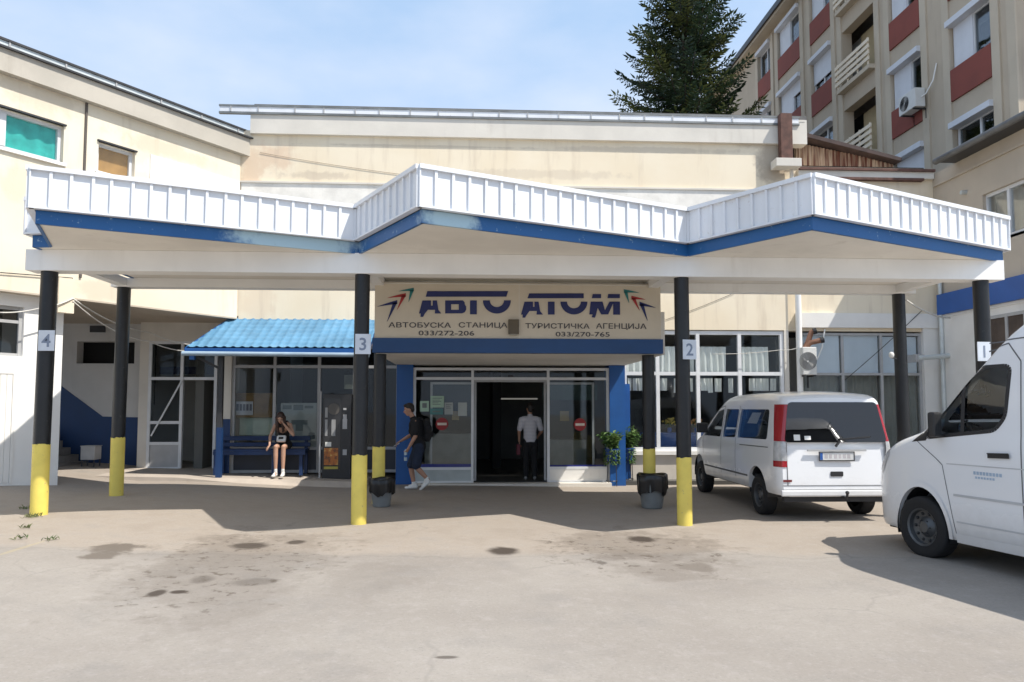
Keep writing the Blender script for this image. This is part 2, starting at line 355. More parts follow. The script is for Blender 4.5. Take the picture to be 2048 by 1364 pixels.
def build_shelter():
    n = len(OUT); inner = inset(OUT, .07)
    fas = MB(); cap = MB(); ribs = []
    for i in range(n-1):
        p, q = OUT[i], OUT[i+1]; d = (q-p); L = d.length; d = d.normalized(); nn = Vector((d.y, -d.x, 0))
        fas.wall(p, q, ZB, ZT-.012, -.05, 0)
        cap.wall(p, q, ZT-.045, ZT+.012, -.07, .045)
        cap.wall(p, q, ZB-.018, ZB+.006, -.055, .03)
        k = max(1, round(L/.222)); rib = MB(); ribs.append(rib)
        for j in range(k+1):
            c = p+d*(L*j/k); w = .018
            jj = L*j/k+(random.uniform(-.012,.012) if 0 < j < k else 0); a0 = max(0, jj-w); a1 = min(L, jj+w)
            rib.wall(p+d*a0, p+d*a1, ZB+.008, ZT-.047, 0, .03)
    f = fas.build('fascia', FASC, SHELTER); [r.build('ribs', FASC, f) for r in ribs]; cap.build('cap_flashing', FASC, f)
    tr = MB()
    for i in range(n-1): tr.wall(inner[i], inner[i+1], ZS-.012, ZB-.02, -.04, 0)
    tr.build('trim_band', worn_blue(), SHELTER)
    so = MB(); so.prism([v+Vector((0,0,ZS)) for v in inset(OUT, .10)], (0,0,.17)); so.build('soffit', SOFF, SHELTER)
    rf = MB(); rf.prism([v+Vector((0,0,ZT-.16)) for v in inset(OUT, .06)], (0,0,.04)); rf.build('roof', ROOFG, SHELTER)
    b = MB(); b.box(-6.52, 8.32, 10.83, 11.13, 3.55, ZS-.003); b.build('beam', BEAMW, SHELTER)
    b = MB(); b.box(-6.44, 8.36, 13.16, 13.42, 3.70, ZS-.003); b.build('beam', BEAMW, SHELTER)
    for x in (-6.25,-1.68,3.27,8.06): b = MB(); b.box(x-.09, x+.09, 11.13, 13.16, 3.72, ZS-.004); b.build('cross_beam', BEAMW, SHELTER)
    fx = [(-6.27,10.97),(-1.68,10.97),(3.22,10.97),(8.04,10.97)]; bx = [(-6.28,13.28),(-1.69,13.28),(3.25,13.28),(8.10,13.28)]
    for k, (x, y) in enumerate(fx+bx):
        zt = 3.55 if k < 4 else 3.70; g = gz(x); pm = MB(); lean = [-.02,-.012,0,.015][k%4]
        pm.tube([(x, y, g+.98), (x+lean*-1.0, y, zt)], .112, 28)
        po = pm.build('pole', BLACKP, SHELTER, smooth=True)
        ym = MB(); ym.tube([(x, y, g-.02), (x, y, g+.5), (x, y, g+1.02)], .1145, 28)
        for i in range(56, 84): ym.v[i].z += random.uniform(-.016,.010)
        ym.build('painted_base', YELLOW, po, smooth=True)
build_shelter()
PLATE = paint('sign plate', (.62,.66,.72), .5, .08, 5); NUM = paint('number paint', (.20,.24,.32), .6, .1, 5)
def pole_sign(px, py, num, lab, dx=0, ry=0, Y=10.83, x0=None):
    c = onY(px, py, Y); t = thing('bay_sign', lab, 'number sign', c, ry, 'number plates on the front poles')
    m = MB(); m.cbox((0,0,0), .23, .012, .30); m.build('plate', PLATE, t, local=True, bevel=.003)
    m = MB()
    for z in (-.11, .11): m.cbox((-dx*.02, .014, z), .15, .016, .025)
    m.build('clamp', ALUG, t, local=True)
    m = MB(); text_mb(m, num, .26, (0,-.0085,-.09), (1,0,0), (0,0,1), 0, bold=.004); m.build('number', NUM, t, local=True)
pole_sign(93, 681, '4', 'pale plate with number 4 on the pole at the left end')
pole_sign(726, 688, '3', 'pale plate with number 3 on the pole left of the company sign')
pole_sign(1379, 699, '2', 'pale plate with number 2 on the pole beside the parked white van', ry=.25)
pole_sign(1968, 703, '1', 'white plate with number 1 on the pole behind the minibus windscreen', ry=.1)

# ================================================================== company sign over the entrance
SIGNBG = paint('sign panel', (.62,.55,.435), .6, .06, 1.5, bump=.03, streak=.2, dirt=(.3,.25,.2))
INK = paint('navy lettering', (.014,.022,.115), .5, .1, 4); INKR = paint('red lettering', (.36,.03,.03), .5, .1, 4); INKG = paint('teal lettering', (.02,.18,.18), .5, .1, 4)
INKK = paint('dark lettering', (.06,.055,.06), .6, .1, 4)
def build_sign():
    Y = 12.9; a = onY(750,565,Y); b = onY(1322,678,Y); xl, xr = a.x, b.x; zt = onY(1000,566,Y).z; zb = onY(1000,677,Y).z; z0 = onY(1000,706,Y).z
    t = thing('company_sign', 'wide beige sign board with navy Cyrillic bus company lettering above the entrance', 'sign', ((xl+xr)/2, Y, z0))
    m = MB(); m.box(xl, xr, Y, Y+.16, zb, zt); m.build('panel', SIGNBG, t)
    m = MB(); m.box(xl-.03, xr+.03, Y-.03, Y+.2, z0, zb-.002); m.build('blue_band', paint('sign blue band', (.008,.055,.175), .5, .1, 2), t)
    m = MB(); m.box(xl, xr, Y-.012, Y, zt-.03, zt-.012); m.box((xl+xr)/2-.006+.0, (xl+xr)/2+.006, Y-.004, Y, zb, zt-.03); m.build('seam', CORN, t)
    YF = Y-.006
    # measured from an enlarged copy of the photo's board: u 35..1985 wide, v 70..470 high
    du = (xr-xl)/1950.; dv = (zt-zb)/400.
    def q(u, v):
        vv = v-(u-1000)*.010          # the board itself runs level
        return Vector((xl+(u-35)*du, YF, zt-(vv-70)*dv))
    def poly(pts, mi=0): L.prism([q(*p) for p in pts], (0,-.006,0), mi)
    def ring(cu, cv, ro, ri, a0, a1, n=18, sx=1.0, mi=0):
        for k in range(n):
            t0 = R(a0+(a1-a0)*k/n); t1 = R(a0+(a1-a0)*(k+1)/n)
            poly([(cu+sx*ro*cos(t0), cv+ro*sin(t0)), (cu+sx*ro*cos(t1), cv+ro*sin(t1)), (cu+sx*ri*cos(t1), cv+ri*sin(t1)), (cu+sx*ri*cos(t0), cv+ri*sin(t0))], mi)
    L = MB()
    # АВТО
    poly([(388,128),(935,128),(922,168),(376,168)])
    poly([(355,195),(400,195),(392,262),(372,288),(360,312),(342,312),(344,288),(332,288)])
    poly([(398,195),(412,195),(412,232),(396,232)]); poly([(424,195),(452,195),(458,232),(424,232)]); poly([(396,232),(458,232),(462,262),(390,262)]); poly([(440,262),(462,262),(482,288),(438,288)])
    poly([(508,195),(548,195),(548,288),(508,288)]); poly([(548,195),(628,195),(640,210),(640,222),(548,222)]); poly([(548,262),(650,262),(640,280),(622,288),(548,288)]); poly([(600,222),(640,222),(650,240),(650,262),(600,262)])
    poly([(676,195),(722,195),(722,295),(676,295)])
    ring(858, 195, 95, 48, 0, 180)
    # АТОМ
    poly([(1078,145),(1452,145),(1452,180),(1066,180)])
    poly([(1046,205),(1090,205),(1082,270),(1062,298),(1050,320),(1032,320),(1034,298),(1022,298)]); poly([(1088,205),(1104,205),(1104,242),(1086,242)]); poly([(1114,205),(1142,205),(1148,242),(1114,242)]); poly([(1086,242),(1148,242),(1152,272),(1080,272)]); poly([(1130,272),(1152,272),(1172,298),(1128,298)])
    poly([(1206,205),(1252,205),(1252,298),(1206,298)])
    ring(1385, 205, 93, 48, 0, 180)
    poly([(1515,150),(1572,150),(1572,180),(1508,180)]); poly([(1622,150),(1702,150),(1702,180),(1616,180)])
    poly([(1500,205),(1560,205),(1545,262),(1536,300),(1528,322),(1506,318),(1512,298),(1490,298)]); poly([(1560,205),(1582,205),(1598,268),(1590,298),(1572,298),(1548,250)]); poly([(1598,268),(1630,205),(1660,205),(1620,298),(1590,298)]); poly([(1655,205),(1702,205),(1702,300),(1655,300)])
    L.build('logo_lettering', INK, t)
    # feathered chevrons at both ends
    def chev(M, tip, knee, tail, w0, mi=0):
        (a, b), (c, d), (e, f) = tip, knee, tail
        for (p, s) in (((a, b), 1), ((e, f), -1)):
            n = 7
            for k in range(n):
                t0, t1 = k/n, (k+1)/n
                def pt(tt, o): 
                    u = p[0]+(c-p[0])*tt; v = p[1]+(d-p[1])*tt; bow = sin(pi*tt*.5)*14*(1 if s > 0 else -1)
                    return (u+(o if s < 0 else 0), v-bow*.6+(o if s > 0 else 0))
                w_0 = w0*t0+1; w_1 = w0*t1+1; sg = 1 if s > 0 else (1 if c < a else -1)
                if s > 0: pp = [pt(t0,0), pt(t1,0), pt(t1,w_1), pt(t0,w_0)]
                else: pp = [pt(t0,0), pt(t1,0), pt(t1,sg*w_1), pt(t0,sg*w_0)]
                M.prism([q(*x) for x in pp], (0,-.006,0), mi)
    C = MB()
    chev(C, (195,128),(296,112),(262,205), 24, 2); chev(C, (120,176),(243,150),(185,262), 26, 1); chev(C, (52,238),(186,200),(120,345), 28, 0); C.build('chevron_emblem', [INK, INKR, INKG], t); C = MB()
    chev(C, (1835,140),(1730,124),(1765,215), 24, 2); chev(C, (1880,190),(1782,172),(1838,270), 26, 1); chev(C, (1950,250),(1838,215),(1892,345), 28, 0)
    C.build('chevron_emblem', [INK, INKR, INKG], t)
    def line2(txt, u0, u1, vb, h):
        tmp = MB(); text_mb(tmp, txt, 1.0, (0,0,0), (1,0,0), (0,0,1), 0, align='LEFT', bold=.012)
        x0 = min(v.x for v in tmp.v); w = max(v.x for v in tmp.v)-x0; hh = .73
        o = q(u0, vb); sx = (u1-u0)*du/w; sz = h*dv/hh
        S = MB(); S.add([Vector((o.x+(v.x-x0)*sx, YF-.001, o.z+v.z*sz)) for v in tmp.v], tmp.f); S.build('small_lettering', INKK, t)
    for tx in (('АВТОБУСКА',128,548,386,36),('СТАНИЦА',600,930,388,36),('033/272-206',330,705,443,34),('ТУРИСТИЧКА',1052,1492,396,36),('АГЕНЦИЈА',1535,1885,400,38),('033/270-765',1258,1630,455,34)): 
        line2(*tx)
    c = onY(1027,654,Y-.02); l = thing('wall_lamp', 'small brown lamp box in the middle of the company sign', 'lamp', (c.x, Y, c.z))
    m = MB(); m.cbox((c.x, Y-.045, c.z), .19, .085, .26); m.build('housing', paint('brown lamp housing', (.11,.085,.05), .5), l, bevel=.01)
    m = MB(); m.cbox((c.x, Y-.05, c.z-.14), .14, .06, .02); m.build('lens', paint('lamp lens', (.3,.27,.2), .3), l)
build_sign()
# ================================================================== the station building (main range)
Y0 = 17.0; YP = 16.5; RX = onY(1880, 600, 17.0).x                    # main facade, entrance bay
def facade_material():
    t = NT('main facade plaster'); p = t.pos()
    n1 = t.noise(p, .7, 5); c = t.mix(t.ramp(n1, .3, .7), (.79,.68,.51), (.83,.735,.575))
    def e(x0, x1, y0, y1, s):
        a = onY(x0, y0, Y0); b = onY(x1, y1, Y0); return ((a.x+b.x)/2, (a.z+b.z)/2, (b.x-a.x)/2, (a.z-b.z)/2, s, 'xz')
    c = t.mix(stain_mask(t, p, [e(490,600,285,345,.6), e(480,530,285,400,.6), e(470,560,560,640,.25)], 3.2, .8), c, (.66,.48,.34)); c = t.mix(stain_mask(t, p, [e(600,1100,285,300,.45), e(560,700,340,362,.5), e(900,1250,335,362,.35), e(1100,1500,290,310,.4)], 3.8, .9), c, (.52,.44,.35))
    c = t.mix(stain_mask(t, p, [e(1510,1590,270,380,.85), e(1440,1580,262,300,.55), e(1560,1720,330,420,.5)], 2.6, .6), c, (.40,.34,.27))
    n2 = t.noise(t.scale(p, (2.2,2.2,.25)), 1.7, 6, .62); c = t.mix(t.math('MULTIPLY', t.ramp(n2, .5, .75), .4), c, (.5,.4,.3))
    t.bsdf(c, .88, 0, t.noise(p, 40, 4), .15, .01, .3); return t.m
FAC = facade_material()
BANDW = paint('patched white plaster', (.80,.77,.71), .85, .12, 2.6, bump=.25, bscale=25, streak=.5, dirt=(.52,.44,.34), chips=((.55,.46,.36), .45))
STN = thing('station_building', 'cream two-storey bus station range with long grey cornice behind the shelter', 'building', (1.5, Y0, 0))
def frame_rect(mb, x0, x1, z0, z1, y, w=.06, d=.07):
    mb.box(x0, x0+w, y, y+d, z0, z1); mb.box(x1-w, x1, y, y+d, z0, z1); mb.box(x0+w, x1-w, y, y+d, z0, z0+w); mb.box(x0+w, x1-w, y, y+d, z1-w, z1)
def glazing(parent, name, xs, zs, y, w=.055, d=.08, mat=None, gmat=None, skip=(), label=None, pane='pane', bars=True):
    """framed glass wall in plane Y=y: xs, zs are the centre lines of its members"""
    mb = MB(); g = MB(); h = w/2
    for x in xs: mb.box(x-h, x+h, y, y+d, zs[0]-h, zs[-1]+h)
    for k, z in enumerate(zs):
        for i in range(len(xs)-1):
            if (i, k, 'bar') in skip: continue
            mb.box(xs[i]+h, xs[i+1]-h, y+.003, y+d-.003, z-h, z+h)
    for i in range(len(xs)-1):
        for k in range(len(zs)-1):
            if (i, k) in skip: continue
            g.box(xs[i]+h-.01, xs[i+1]-h+.01, y+d*.45, y+d*.45+.012, zs[k]+h-.01, zs[k+1]-h+.01)
    f = mb.build(name, mat or ALU, parent)
    if label: f['label'] = label
    if g.v: g.build(pane, gmat or GLASS, f)
    return f
def curtain(mb, x0, x1, z0, z1, y, amp=.045, pitch=.16, seed=0):
    rn = random.Random(seed); n = int((x1-x0)/pitch*8)+2; a = []; b = []
    ph = rn.random()*6; 
    for i in range(n):
        x = x0+(x1-x0)*i/(n-1); yy = y+amp*sin(2*pi*(x-x0)/pitch+ph+1.3*sin(x*3.1+ph))
        a.append((x, yy, z0)); b.append((x+.0, y+amp*.7*sin(2*pi*(x-x0)/pitch+ph+.4), z1))
    mb.grid([a, b])
XC = onY(475, 640, Y0).x
XRW = XY(1580, Y0); XRC = XY(1624, Y0)
def build_station():
    zl = ZY(1450, 660, Y0); zc0 = ZY(520, 266, Y0-.1); zc1 = ZY(520, 216, Y0-.1); zled = ZY(600, 365, Y0)
    m = MB(); m.box(XC+.02, XRW, Y0, Y0+.3, zl, zc0+.1); m.box(XC-.9, XC+.02, Y0+.003, Y0+.3, 3.66, zc0+.1); m.box(XRW, RX+.05, Y0+.12, Y0+.42, zl, ZY(1700,590,Y0)+3.2)
    m.build('wall', FAC, STN)
    m = MB(); m.box(XC+.02, XRW-.9, Y0-.018, Y0, zled-1.5, zled-.03); m.build('white_band', BANDW, STN)
    m = MB(); m.box(XC+.0, XRW-.55, Y0-.05, Y0, zled-.03, zled+.012); m.build('ledge', CORN, STN)
    m = MB(); m.box(XY(488,Y0-.1), XRC, Y0-.09, Y0+.2, zc0, zc1); m.box(XY(488,Y0-.1)+.05, XRC-.05, Y0-.098, Y0-.09, zc1-.05, zc1); m.build('cornice', CORN, STN)
    m = MB(); zf1 = ZY(520, 201, Y0-.4); zf0 = ZY(520, 214, Y0-.4); xl, xr = XY(416, Y0-.4), XY(1622, Y0-.4)
    m.box(xl, xr, Y0-.115, Y0-.09, zf0, zf1-.03); g = m.build('gutter', FASC, STN)
    m = MB(); m.box(xl-.02, xr+.02, Y0-.13, Y0-.07, zf1-.03, zf1+.012); m.box(xl-.02, xr+.02, Y0-.125, Y0-.05, zf0-.05, zf0); m.build('gutter_edge', paint('dull zinc edge', (.20,.21,.21), .5, .2, 3, metal=.3), g)
    n = 20
    for k in range(n): 
        x = xl+.25+(xr-xl-.5)*k/(n-1)+random.uniform(-.08,.08); m = MB(); m.box(x-.014, x+.014, Y0-.13, Y0-.115, zf0, zf1-.03); m.build('gutter_bracket', ALUG, g)
    m = MB(); m.box(XC+.3, XRC, Y0-.085, Y0+9, zc1+.002, zc1+.10); m.build('roof', ROOFG, STN)
    # hall inside
    m = MB(); X0, X1 = XY(432,Y0)-.6, XRW-.2
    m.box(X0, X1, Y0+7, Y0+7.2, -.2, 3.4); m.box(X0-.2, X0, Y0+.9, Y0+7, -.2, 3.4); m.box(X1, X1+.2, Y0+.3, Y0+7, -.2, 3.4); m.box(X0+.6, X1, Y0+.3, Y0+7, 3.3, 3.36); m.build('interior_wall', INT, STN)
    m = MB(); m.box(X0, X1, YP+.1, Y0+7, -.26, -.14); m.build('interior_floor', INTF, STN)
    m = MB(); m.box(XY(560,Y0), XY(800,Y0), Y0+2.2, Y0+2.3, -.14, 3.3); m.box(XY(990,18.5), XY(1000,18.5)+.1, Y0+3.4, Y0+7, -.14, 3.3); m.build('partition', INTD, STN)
    m = MB(); m.box(XY(850,18.6), XY(945,18.6), 18.6, 19.1, -.14, ZY(900,868,18.6)); m.build('counter', paint('grey counter', (.34,.34,.31), .6), STN); m = MB(); m.box(XY(1100,18.4), XY(1172,18.4), 18.4, 19.0, -.14, ZY(1130,880,18.4)); m.build('counter', paint('grey counter', (.34,.34,.31), .6), STN)
    m = MB(); m.box(XY(1085,19.5), XY(1195,19.5), 19.5, 19.55, ZY(1100,800,19.5), ZY(1100,770,19.5)); m.build('shelf', paint('teal grey shelf', (.10,.15,.14), .6), STN)
    # right-hand shop windows
    xs = [XY(1251,Y0), XY(1317,Y0), XY(1398,Y0), XY(1482,Y0), XY(1567,Y0)]; zs = [ZY(1400,898,Y0), ZY(1400,747,Y0), ZY(1400,665,Y0)]
    f = glazing(STN, 'window', xs, zs, Y0+.03, .085, .09, ALU, GLASS)
    cu = MB()
    for i in range(4): 
        curtain(cu, xs[i]+.06, xs[i+1]-.06-(.22 if i > 1 else 0), ZY(1400,745,Y0), ZY(1400,(664 if i == 0 else 692),Y0), Y0+.19, .04, .15, i)
    cu.build('curtain', CURT, f)
    cu = MB()
    for i in range(4):
        a = xs[i]+.08; b = xs[i+1]-.08; k = 5
        for j in range(k):
            if (i*3+j) % 5 == 4: continue
            x = a+(b-a)*(j+.2)/k; w = (b-a)/k*(.7+.25*((i+j)%3)); curtain(cu, x, min(b, x+w), ZY(1400,781+((i*j)%3)*2,Y0), ZY(1400,756,Y0), Y0+.22, .03, .12, i*7+j)
    cu.build('net_curtain', CURT, f)
    m = MB(); m.box(xs[0]-.05, xs[-1]+.06, Y0-.09, Y0+.03, zs[0]-.13, zs[0]-.043); m.build('sill', WHITEP, f)
    m = MB(); m.box(xs[0]-.05, XRW, Y0-.01, Y0+.28, gz(4)-.1, zs[0]-.13); m.build('dado', paint('dado plaster', (.60,.55,.48), .85, .1, 1.5, streak=.4), STN)
    m = MB(); m.box(xs[0]+.05, xs[-1], Y0+.9, Y0+1.5, -.1, ZY(1350,868,Y0)); m.build('display_bench', BLUE, STN)
    m = MB(); m.box(xs[-1]+.05, XRW, Y0+.0, Y0+.3, zs[0]-.13, zl); m.build('pier', CORN, STN)
    # second, grey window bay to the right
    x2 = [XY(1603,Y0+.1), XY(1690,Y0+.1), XY(1768,Y0+.1), XY(1846,Y0+.1)]; z2 = [ZY(1700,900,Y0+.1), ZY(1700,748,Y0+.1), ZY(1700,668,Y0+.1)]
    f = glazing(STN, 'window', x2, z2, Y0+.15, .06, .08, ALUG, GLASS); f['label'] = 'grey framed window bay with roller blinds behind the top panes'
    m = MB()
    for i in range(3): m.box(x2[i]+.05, x2[i+1]-.05, Y0+.225, Y0+.235, z2[1]+.02, z2[2]-(.03 if i < 2 else .05))
    m.build('roller_blind', paint('roller blind', (.74,.79,.86), .6, .04, 2), f)
    cu = MB(); 
    for i in range(3): curtain(cu, x2[i]+.03, x2[i+1]-.03, z2[0], z2[1], Y0+.34, .05, .22, 40+i)
    cu.build('curtain', paint('grey curtain', (.27,.27,.245), .9, .12, 3), f)
    m = MB(); m.box(x2[0]-.1, RX+.03, Y0+.02, Y0+.12, ZY(1700,655,Y0), ZY(1700,626,Y0)); m.build('white_lintel', WHITEP, STN)
    m = MB(); m.box(x2[-1]+.03, RX+.03, Y0+.05, Y0+.4, -.3, ZY(1700,655,Y0)); m.box(x2[0]-.1, x2[-1]+.03, Y0+.1, Y0+.4, -.3, z2[0]-.03); m.box(x2[0]-.1, x2[-1]+.03, Y0+1.2, Y0+1.3, -.3, 3.5)
    m.build('white_wall', WHITEP, STN)
    # ---- entrance bay
    zt = 2.52; g = gz(0)
    xa, xb, xc, xd = XY(793,YP), XY(826,YP), XY(1219,YP), XY(1250,YP)
    m = MB(); m.box(xa, xb, YP-.02, Y0+.1, g-.05, zt-.002); m.build('blue_column', BLUEC, STN)
    m = MB(); m.box(xc, xd, YP-.02, Y0+.1, gz(2.6)-.1, zt-.002); m.build('blue_column', BLUEC, STN); m = MB(); m.box(xd+.03, xd+.22, Y0-.02, Y0+.2, g-.1, ZY(1262,768,Y0)); m.build('blue_jamb', BLUEC, STN)
    m = MB(); m.box(xa-.02, xd+.02, 13.06, Y0+.0, zt, 3.3); m.build('entrance_canopy', SOFF, STN)
    z = [ZY(1000,966,YP)+.02, ZY(1000,937,YP), ZY(1000,757,YP), ZY(1000,738,YP)]
    xv = [xb+.03, XY(945,YP), XY(1097,YP), xc-.03]
    f = glazing(STN, 'entrance_glazing', xv, z, YP+.04, .06, .09, ALU, GLASS, skip=((1,0),(1,1),(1,0,'bar'),(1,1,'bar'),(0,0),(2,0)))
    m = MB(); m.box(xv[0]+.03, xv[1]-.03, YP+.05, YP+.09, z[0]+.03, z[1]-.03); m.build('kick_panel', paint('grey kick panel', (.40,.44,.44), .5), f)
    m = MB(); m.box(xv[2]+.03, xv[3]-.03, YP+.05, YP+.09, z[0]+.03, z[1]-.03); m.build('kick_panel', WHITEP, f)
    m = MB(); m.box(xv[0]+.03, xv[1]-.03, YP+.083, YP+.088, z[1]+.02, z[1]+.10); m.box(xv[2]+.03, xv[3]-.03, YP+.083, YP+.088, z[1]+.02, z[1]+.07); m.build('blue_strip', paint('blue strip', (.03,.04,.26), .5), f)
    # sliding leaves parked behind the fixed glass, and their operator box
    m = MB(); m.box(xv[1]+.03, xv[2]-.03, YP+.13, YP+.22, z[2]-.075, z[2]+.03); m.build('door_operator', ALUG, f)
    c = onY(1021,752,YP); m = MB(); m.cbox((c.x, YP+.02, c.z), .12, .05, .05); m.build('door_sensor', DARKM, f)
    for (x0, x1) in ((xv[0]+.35, xv[1]+.09), (xv[2]-.09, xv[3]-.3)):
        m = MB(); frame_rect(m, x0, x1, z[0]+.02, z[2]-.08, YP+.15, .05, .04); d = m.build('sliding_door', ALUG, STN)
        m = MB(); m.box(x0+.05, x1-.05, YP+.165, YP+.175, z[0]+.07, z[2]-.13); m.build('pane', GLASS, d)
    m = MB(); m.box(xv[0]-.02, xv[3]+.02, YP-.25, YP+.02, gz(1)-.1, z[0]-.012); m.build('door_step', CORN, STN)
    m = MB(); m.box(XY(985,21), XY(1075,21), 21, 21.05, ZY(1000,799,21), ZY(1000,796,21)); lm = m.build('doorway_glow_bar', glow_mat(), STN)  # faint glowing bar added for the bright line deep in the doorway
    # ---- waiting-room glazing left of the entrance
    xk = [XY(466,Y0), XY(548,Y0), XY(637,Y0), XY(708,Y0), xa-.03]; zk = [ZY(550,943,Y0), ZY(550,897,Y0), ZY(550,733,Y0), ZY(550,694,Y0)]
    f = glazing(STN, 'waiting_room_window', xk, zk, Y0+.02, .065, .09, ALUG, GLASS, skip=((0,0),(1,0),(2,0),(3,0)))
    m = MB()
    for i in range(4): m.box(xk[i]+.03, xk[i+1]-.03, Y0+.04, Y0+.09, zk[0]+.03, zk[1]-.03)
    m.build('kick_panel', paint('dark kick panel', (.03,.035,.05), .5), f)
    m = MB(); m.box(xk[0]-.03, xk[-1]+.03, Y0+.0, Y0+.3, zk[3]+.033, zl); m.build('lintel', BEIGE, STN)
    m = MB(); m.box(XY(440,Y0), xk[0]-.035, Y0-.05, Y0+.5, .0, ZY(450,690,Y0)); m.build('pier', CORN, STN)
    m = MB(); m.box(XY(440,Y0)-.01, xk[0]-.03, Y0-.06, Y0-.05, .0, ZY(450,838,Y0)); m.build('blue_column', NAVY, STN)
    # dull panels and clutter seen through the glass
    m = MB(); m.box(xk[0]+.05, xk[1]-.05, Y0+.35, Y0+.37, ZY(500,872,Y0), ZY(500,836,Y0)); m.box(xk[0]+.3, xk[0]+.75, Y0+.45, Y0+.5, ZY(500,880,Y0), ZY(500,862,Y0)); m.build('display_shelf', paint('pale green shelf', (.42,.50,.42), .6), STN)
    # drainpipe at the right end of the facade
    m = MB(); p0 = onY(1577,222,Y0-.42); p1 = onY(1578,318,Y0-.3); m.box(p0.x-.14, p0.x+.14, Y0-.30, Y0-.12, p1.z, p0.z); m.build('downpipe', RUST, STN)
    m = MB(); c = onY(1574,327,Y0-.3); m.cbox((c.x, Y0-.25, c.z), .62, .34, .2); m.build('hopper_box', CORN, STN, bevel=.01)
    m = MB(); c = onY(1586,345,Y0-.2); m.tube([(c.x, Y0-.12, c.z+.2),(c.x, Y0-.12, c.z-1.8)], .045, 10); m.build('waste_pipe', CORN, STN, smooth=True)
    m = MB(); a = onY(1596,560,Y0-.1); m.tube([(a.x, Y0-.08, -.2),(a.x, Y0-.08, a.z+.6)], .07, 12); m.build('downpipe', BEAMW, STN, smooth=True)
    # pavement slab along the left part of the facade
    m = MB(); m.add([(-12,15.75,gz(-12)-.2),(XY(745,Y0),15.75,-.3),(XY(745,Y0),Y0+2,-.3),(-12,Y0+2,gz(-12)-.2),(-12,15.75,gz(-12)+.03),(-8.6,15.75,.14),(-6.2,15.75,.075),(-4.4,15.9,.02),(XY(745,Y0),15.95,-.06),(XY(745,Y0),Y0+2,.0),(-4.4,Y0+2,.04),(-6.2,Y0+2,.085),(-8.6,Y0+2,.15),(-12,Y0+2,gz(-12)+.03)],
        [(4,5,6,7,8,9,10,11,12,13),(0,1,8,7,6,5,4),(1,2,9,8)]); o = m.build('pavement', paint('pavement concrete', (.44,.38,.32), .9, .12, 1.6, bump=.3, streak=0)); tag(o, kind='structure')
def glow_mat():
    t = NT('doorway glow'); e = t.n('ShaderNodeEmission'); e.inputs[0].default_value = (1,.97,.88,1); e.inputs[1].default_value = .13; t.l(e.outputs[0], t.out.inputs[0]); return t.m  # weak emission for the doorway bar, no actual lamp
build_station()

# ================================================================== left wing, turned towards the yard
WD = Vector((sin(R(35.7)), cos(R(35.7)), 0)); WN = Vector((WD.y, -WD.x, 0)); WC = Vector((XC, Y0, 0))
def wp(px, py, off=0): return onP(px, py, WC+WN*off, WN)
def wt(p): return (p-WC).dot(WD)          # distance along the wing, negative towards the viewer
WING = thing('left_wing', 'oblique cream wing of the station with upper windows and grey parapet at left', 'building', (XC-3, Y0-4, 0))
def wbox(m, t0, t1, z0, z1, o0, o1, mi=0):
    a = WC+WD*t0; b = WC+WD*t1; m.wall((a.x, a.y), (b.x, b.y), z0, z1, o0, o1, mi)
def wing_material():
    t = NT('left wing plaster'); p = t.pos(); n1 = t.noise(p, .7, 5); c = t.mix(t.ramp(n1, .3, .7), (.74,.66,.52), (.79,.715,.58))
    def e(x0, x1, y0, y1, s):
        a = wp(x0, y0); b = wp(x1, y1); return ((a.x+b.x)/2, (a.z+b.z)/2, (b.x-a.x)/2, abs(a.z-b.z)/2+.15, s, 'xz')
    c = t.mix(stain_mask(t, p, [e(275,470,318,405,.9), e(140,200,330,420,.35)], 2.8, .7), c, (.80,.78,.73))
    c = t.mix(stain_mask(t, p, [e(0,170,185,205,.4), e(200,440,262,330,.4), e(0,60,330,400,.3), e(150,260,560,600,.35)], 3.5, .9), c, (.50,.42,.32))
    n2 = t.noise(t.scale(p, (2.2,2.2,.25)), 1.7, 6, .62); c = t.mix(t.math('MULTIPLY', t.ramp(n2, .52, .76), .35), c, (.5,.41,.3))
    t.bsdf(c, .88, 0, t.noise(p, 40, 4), .15, .01, .3); return t.m
WPAR = paint('wing parapet plaster', (.47,.435,.375), .85, .1, 1.0, bump=.15, streak=.45, dirt=(.28,.24,.19))
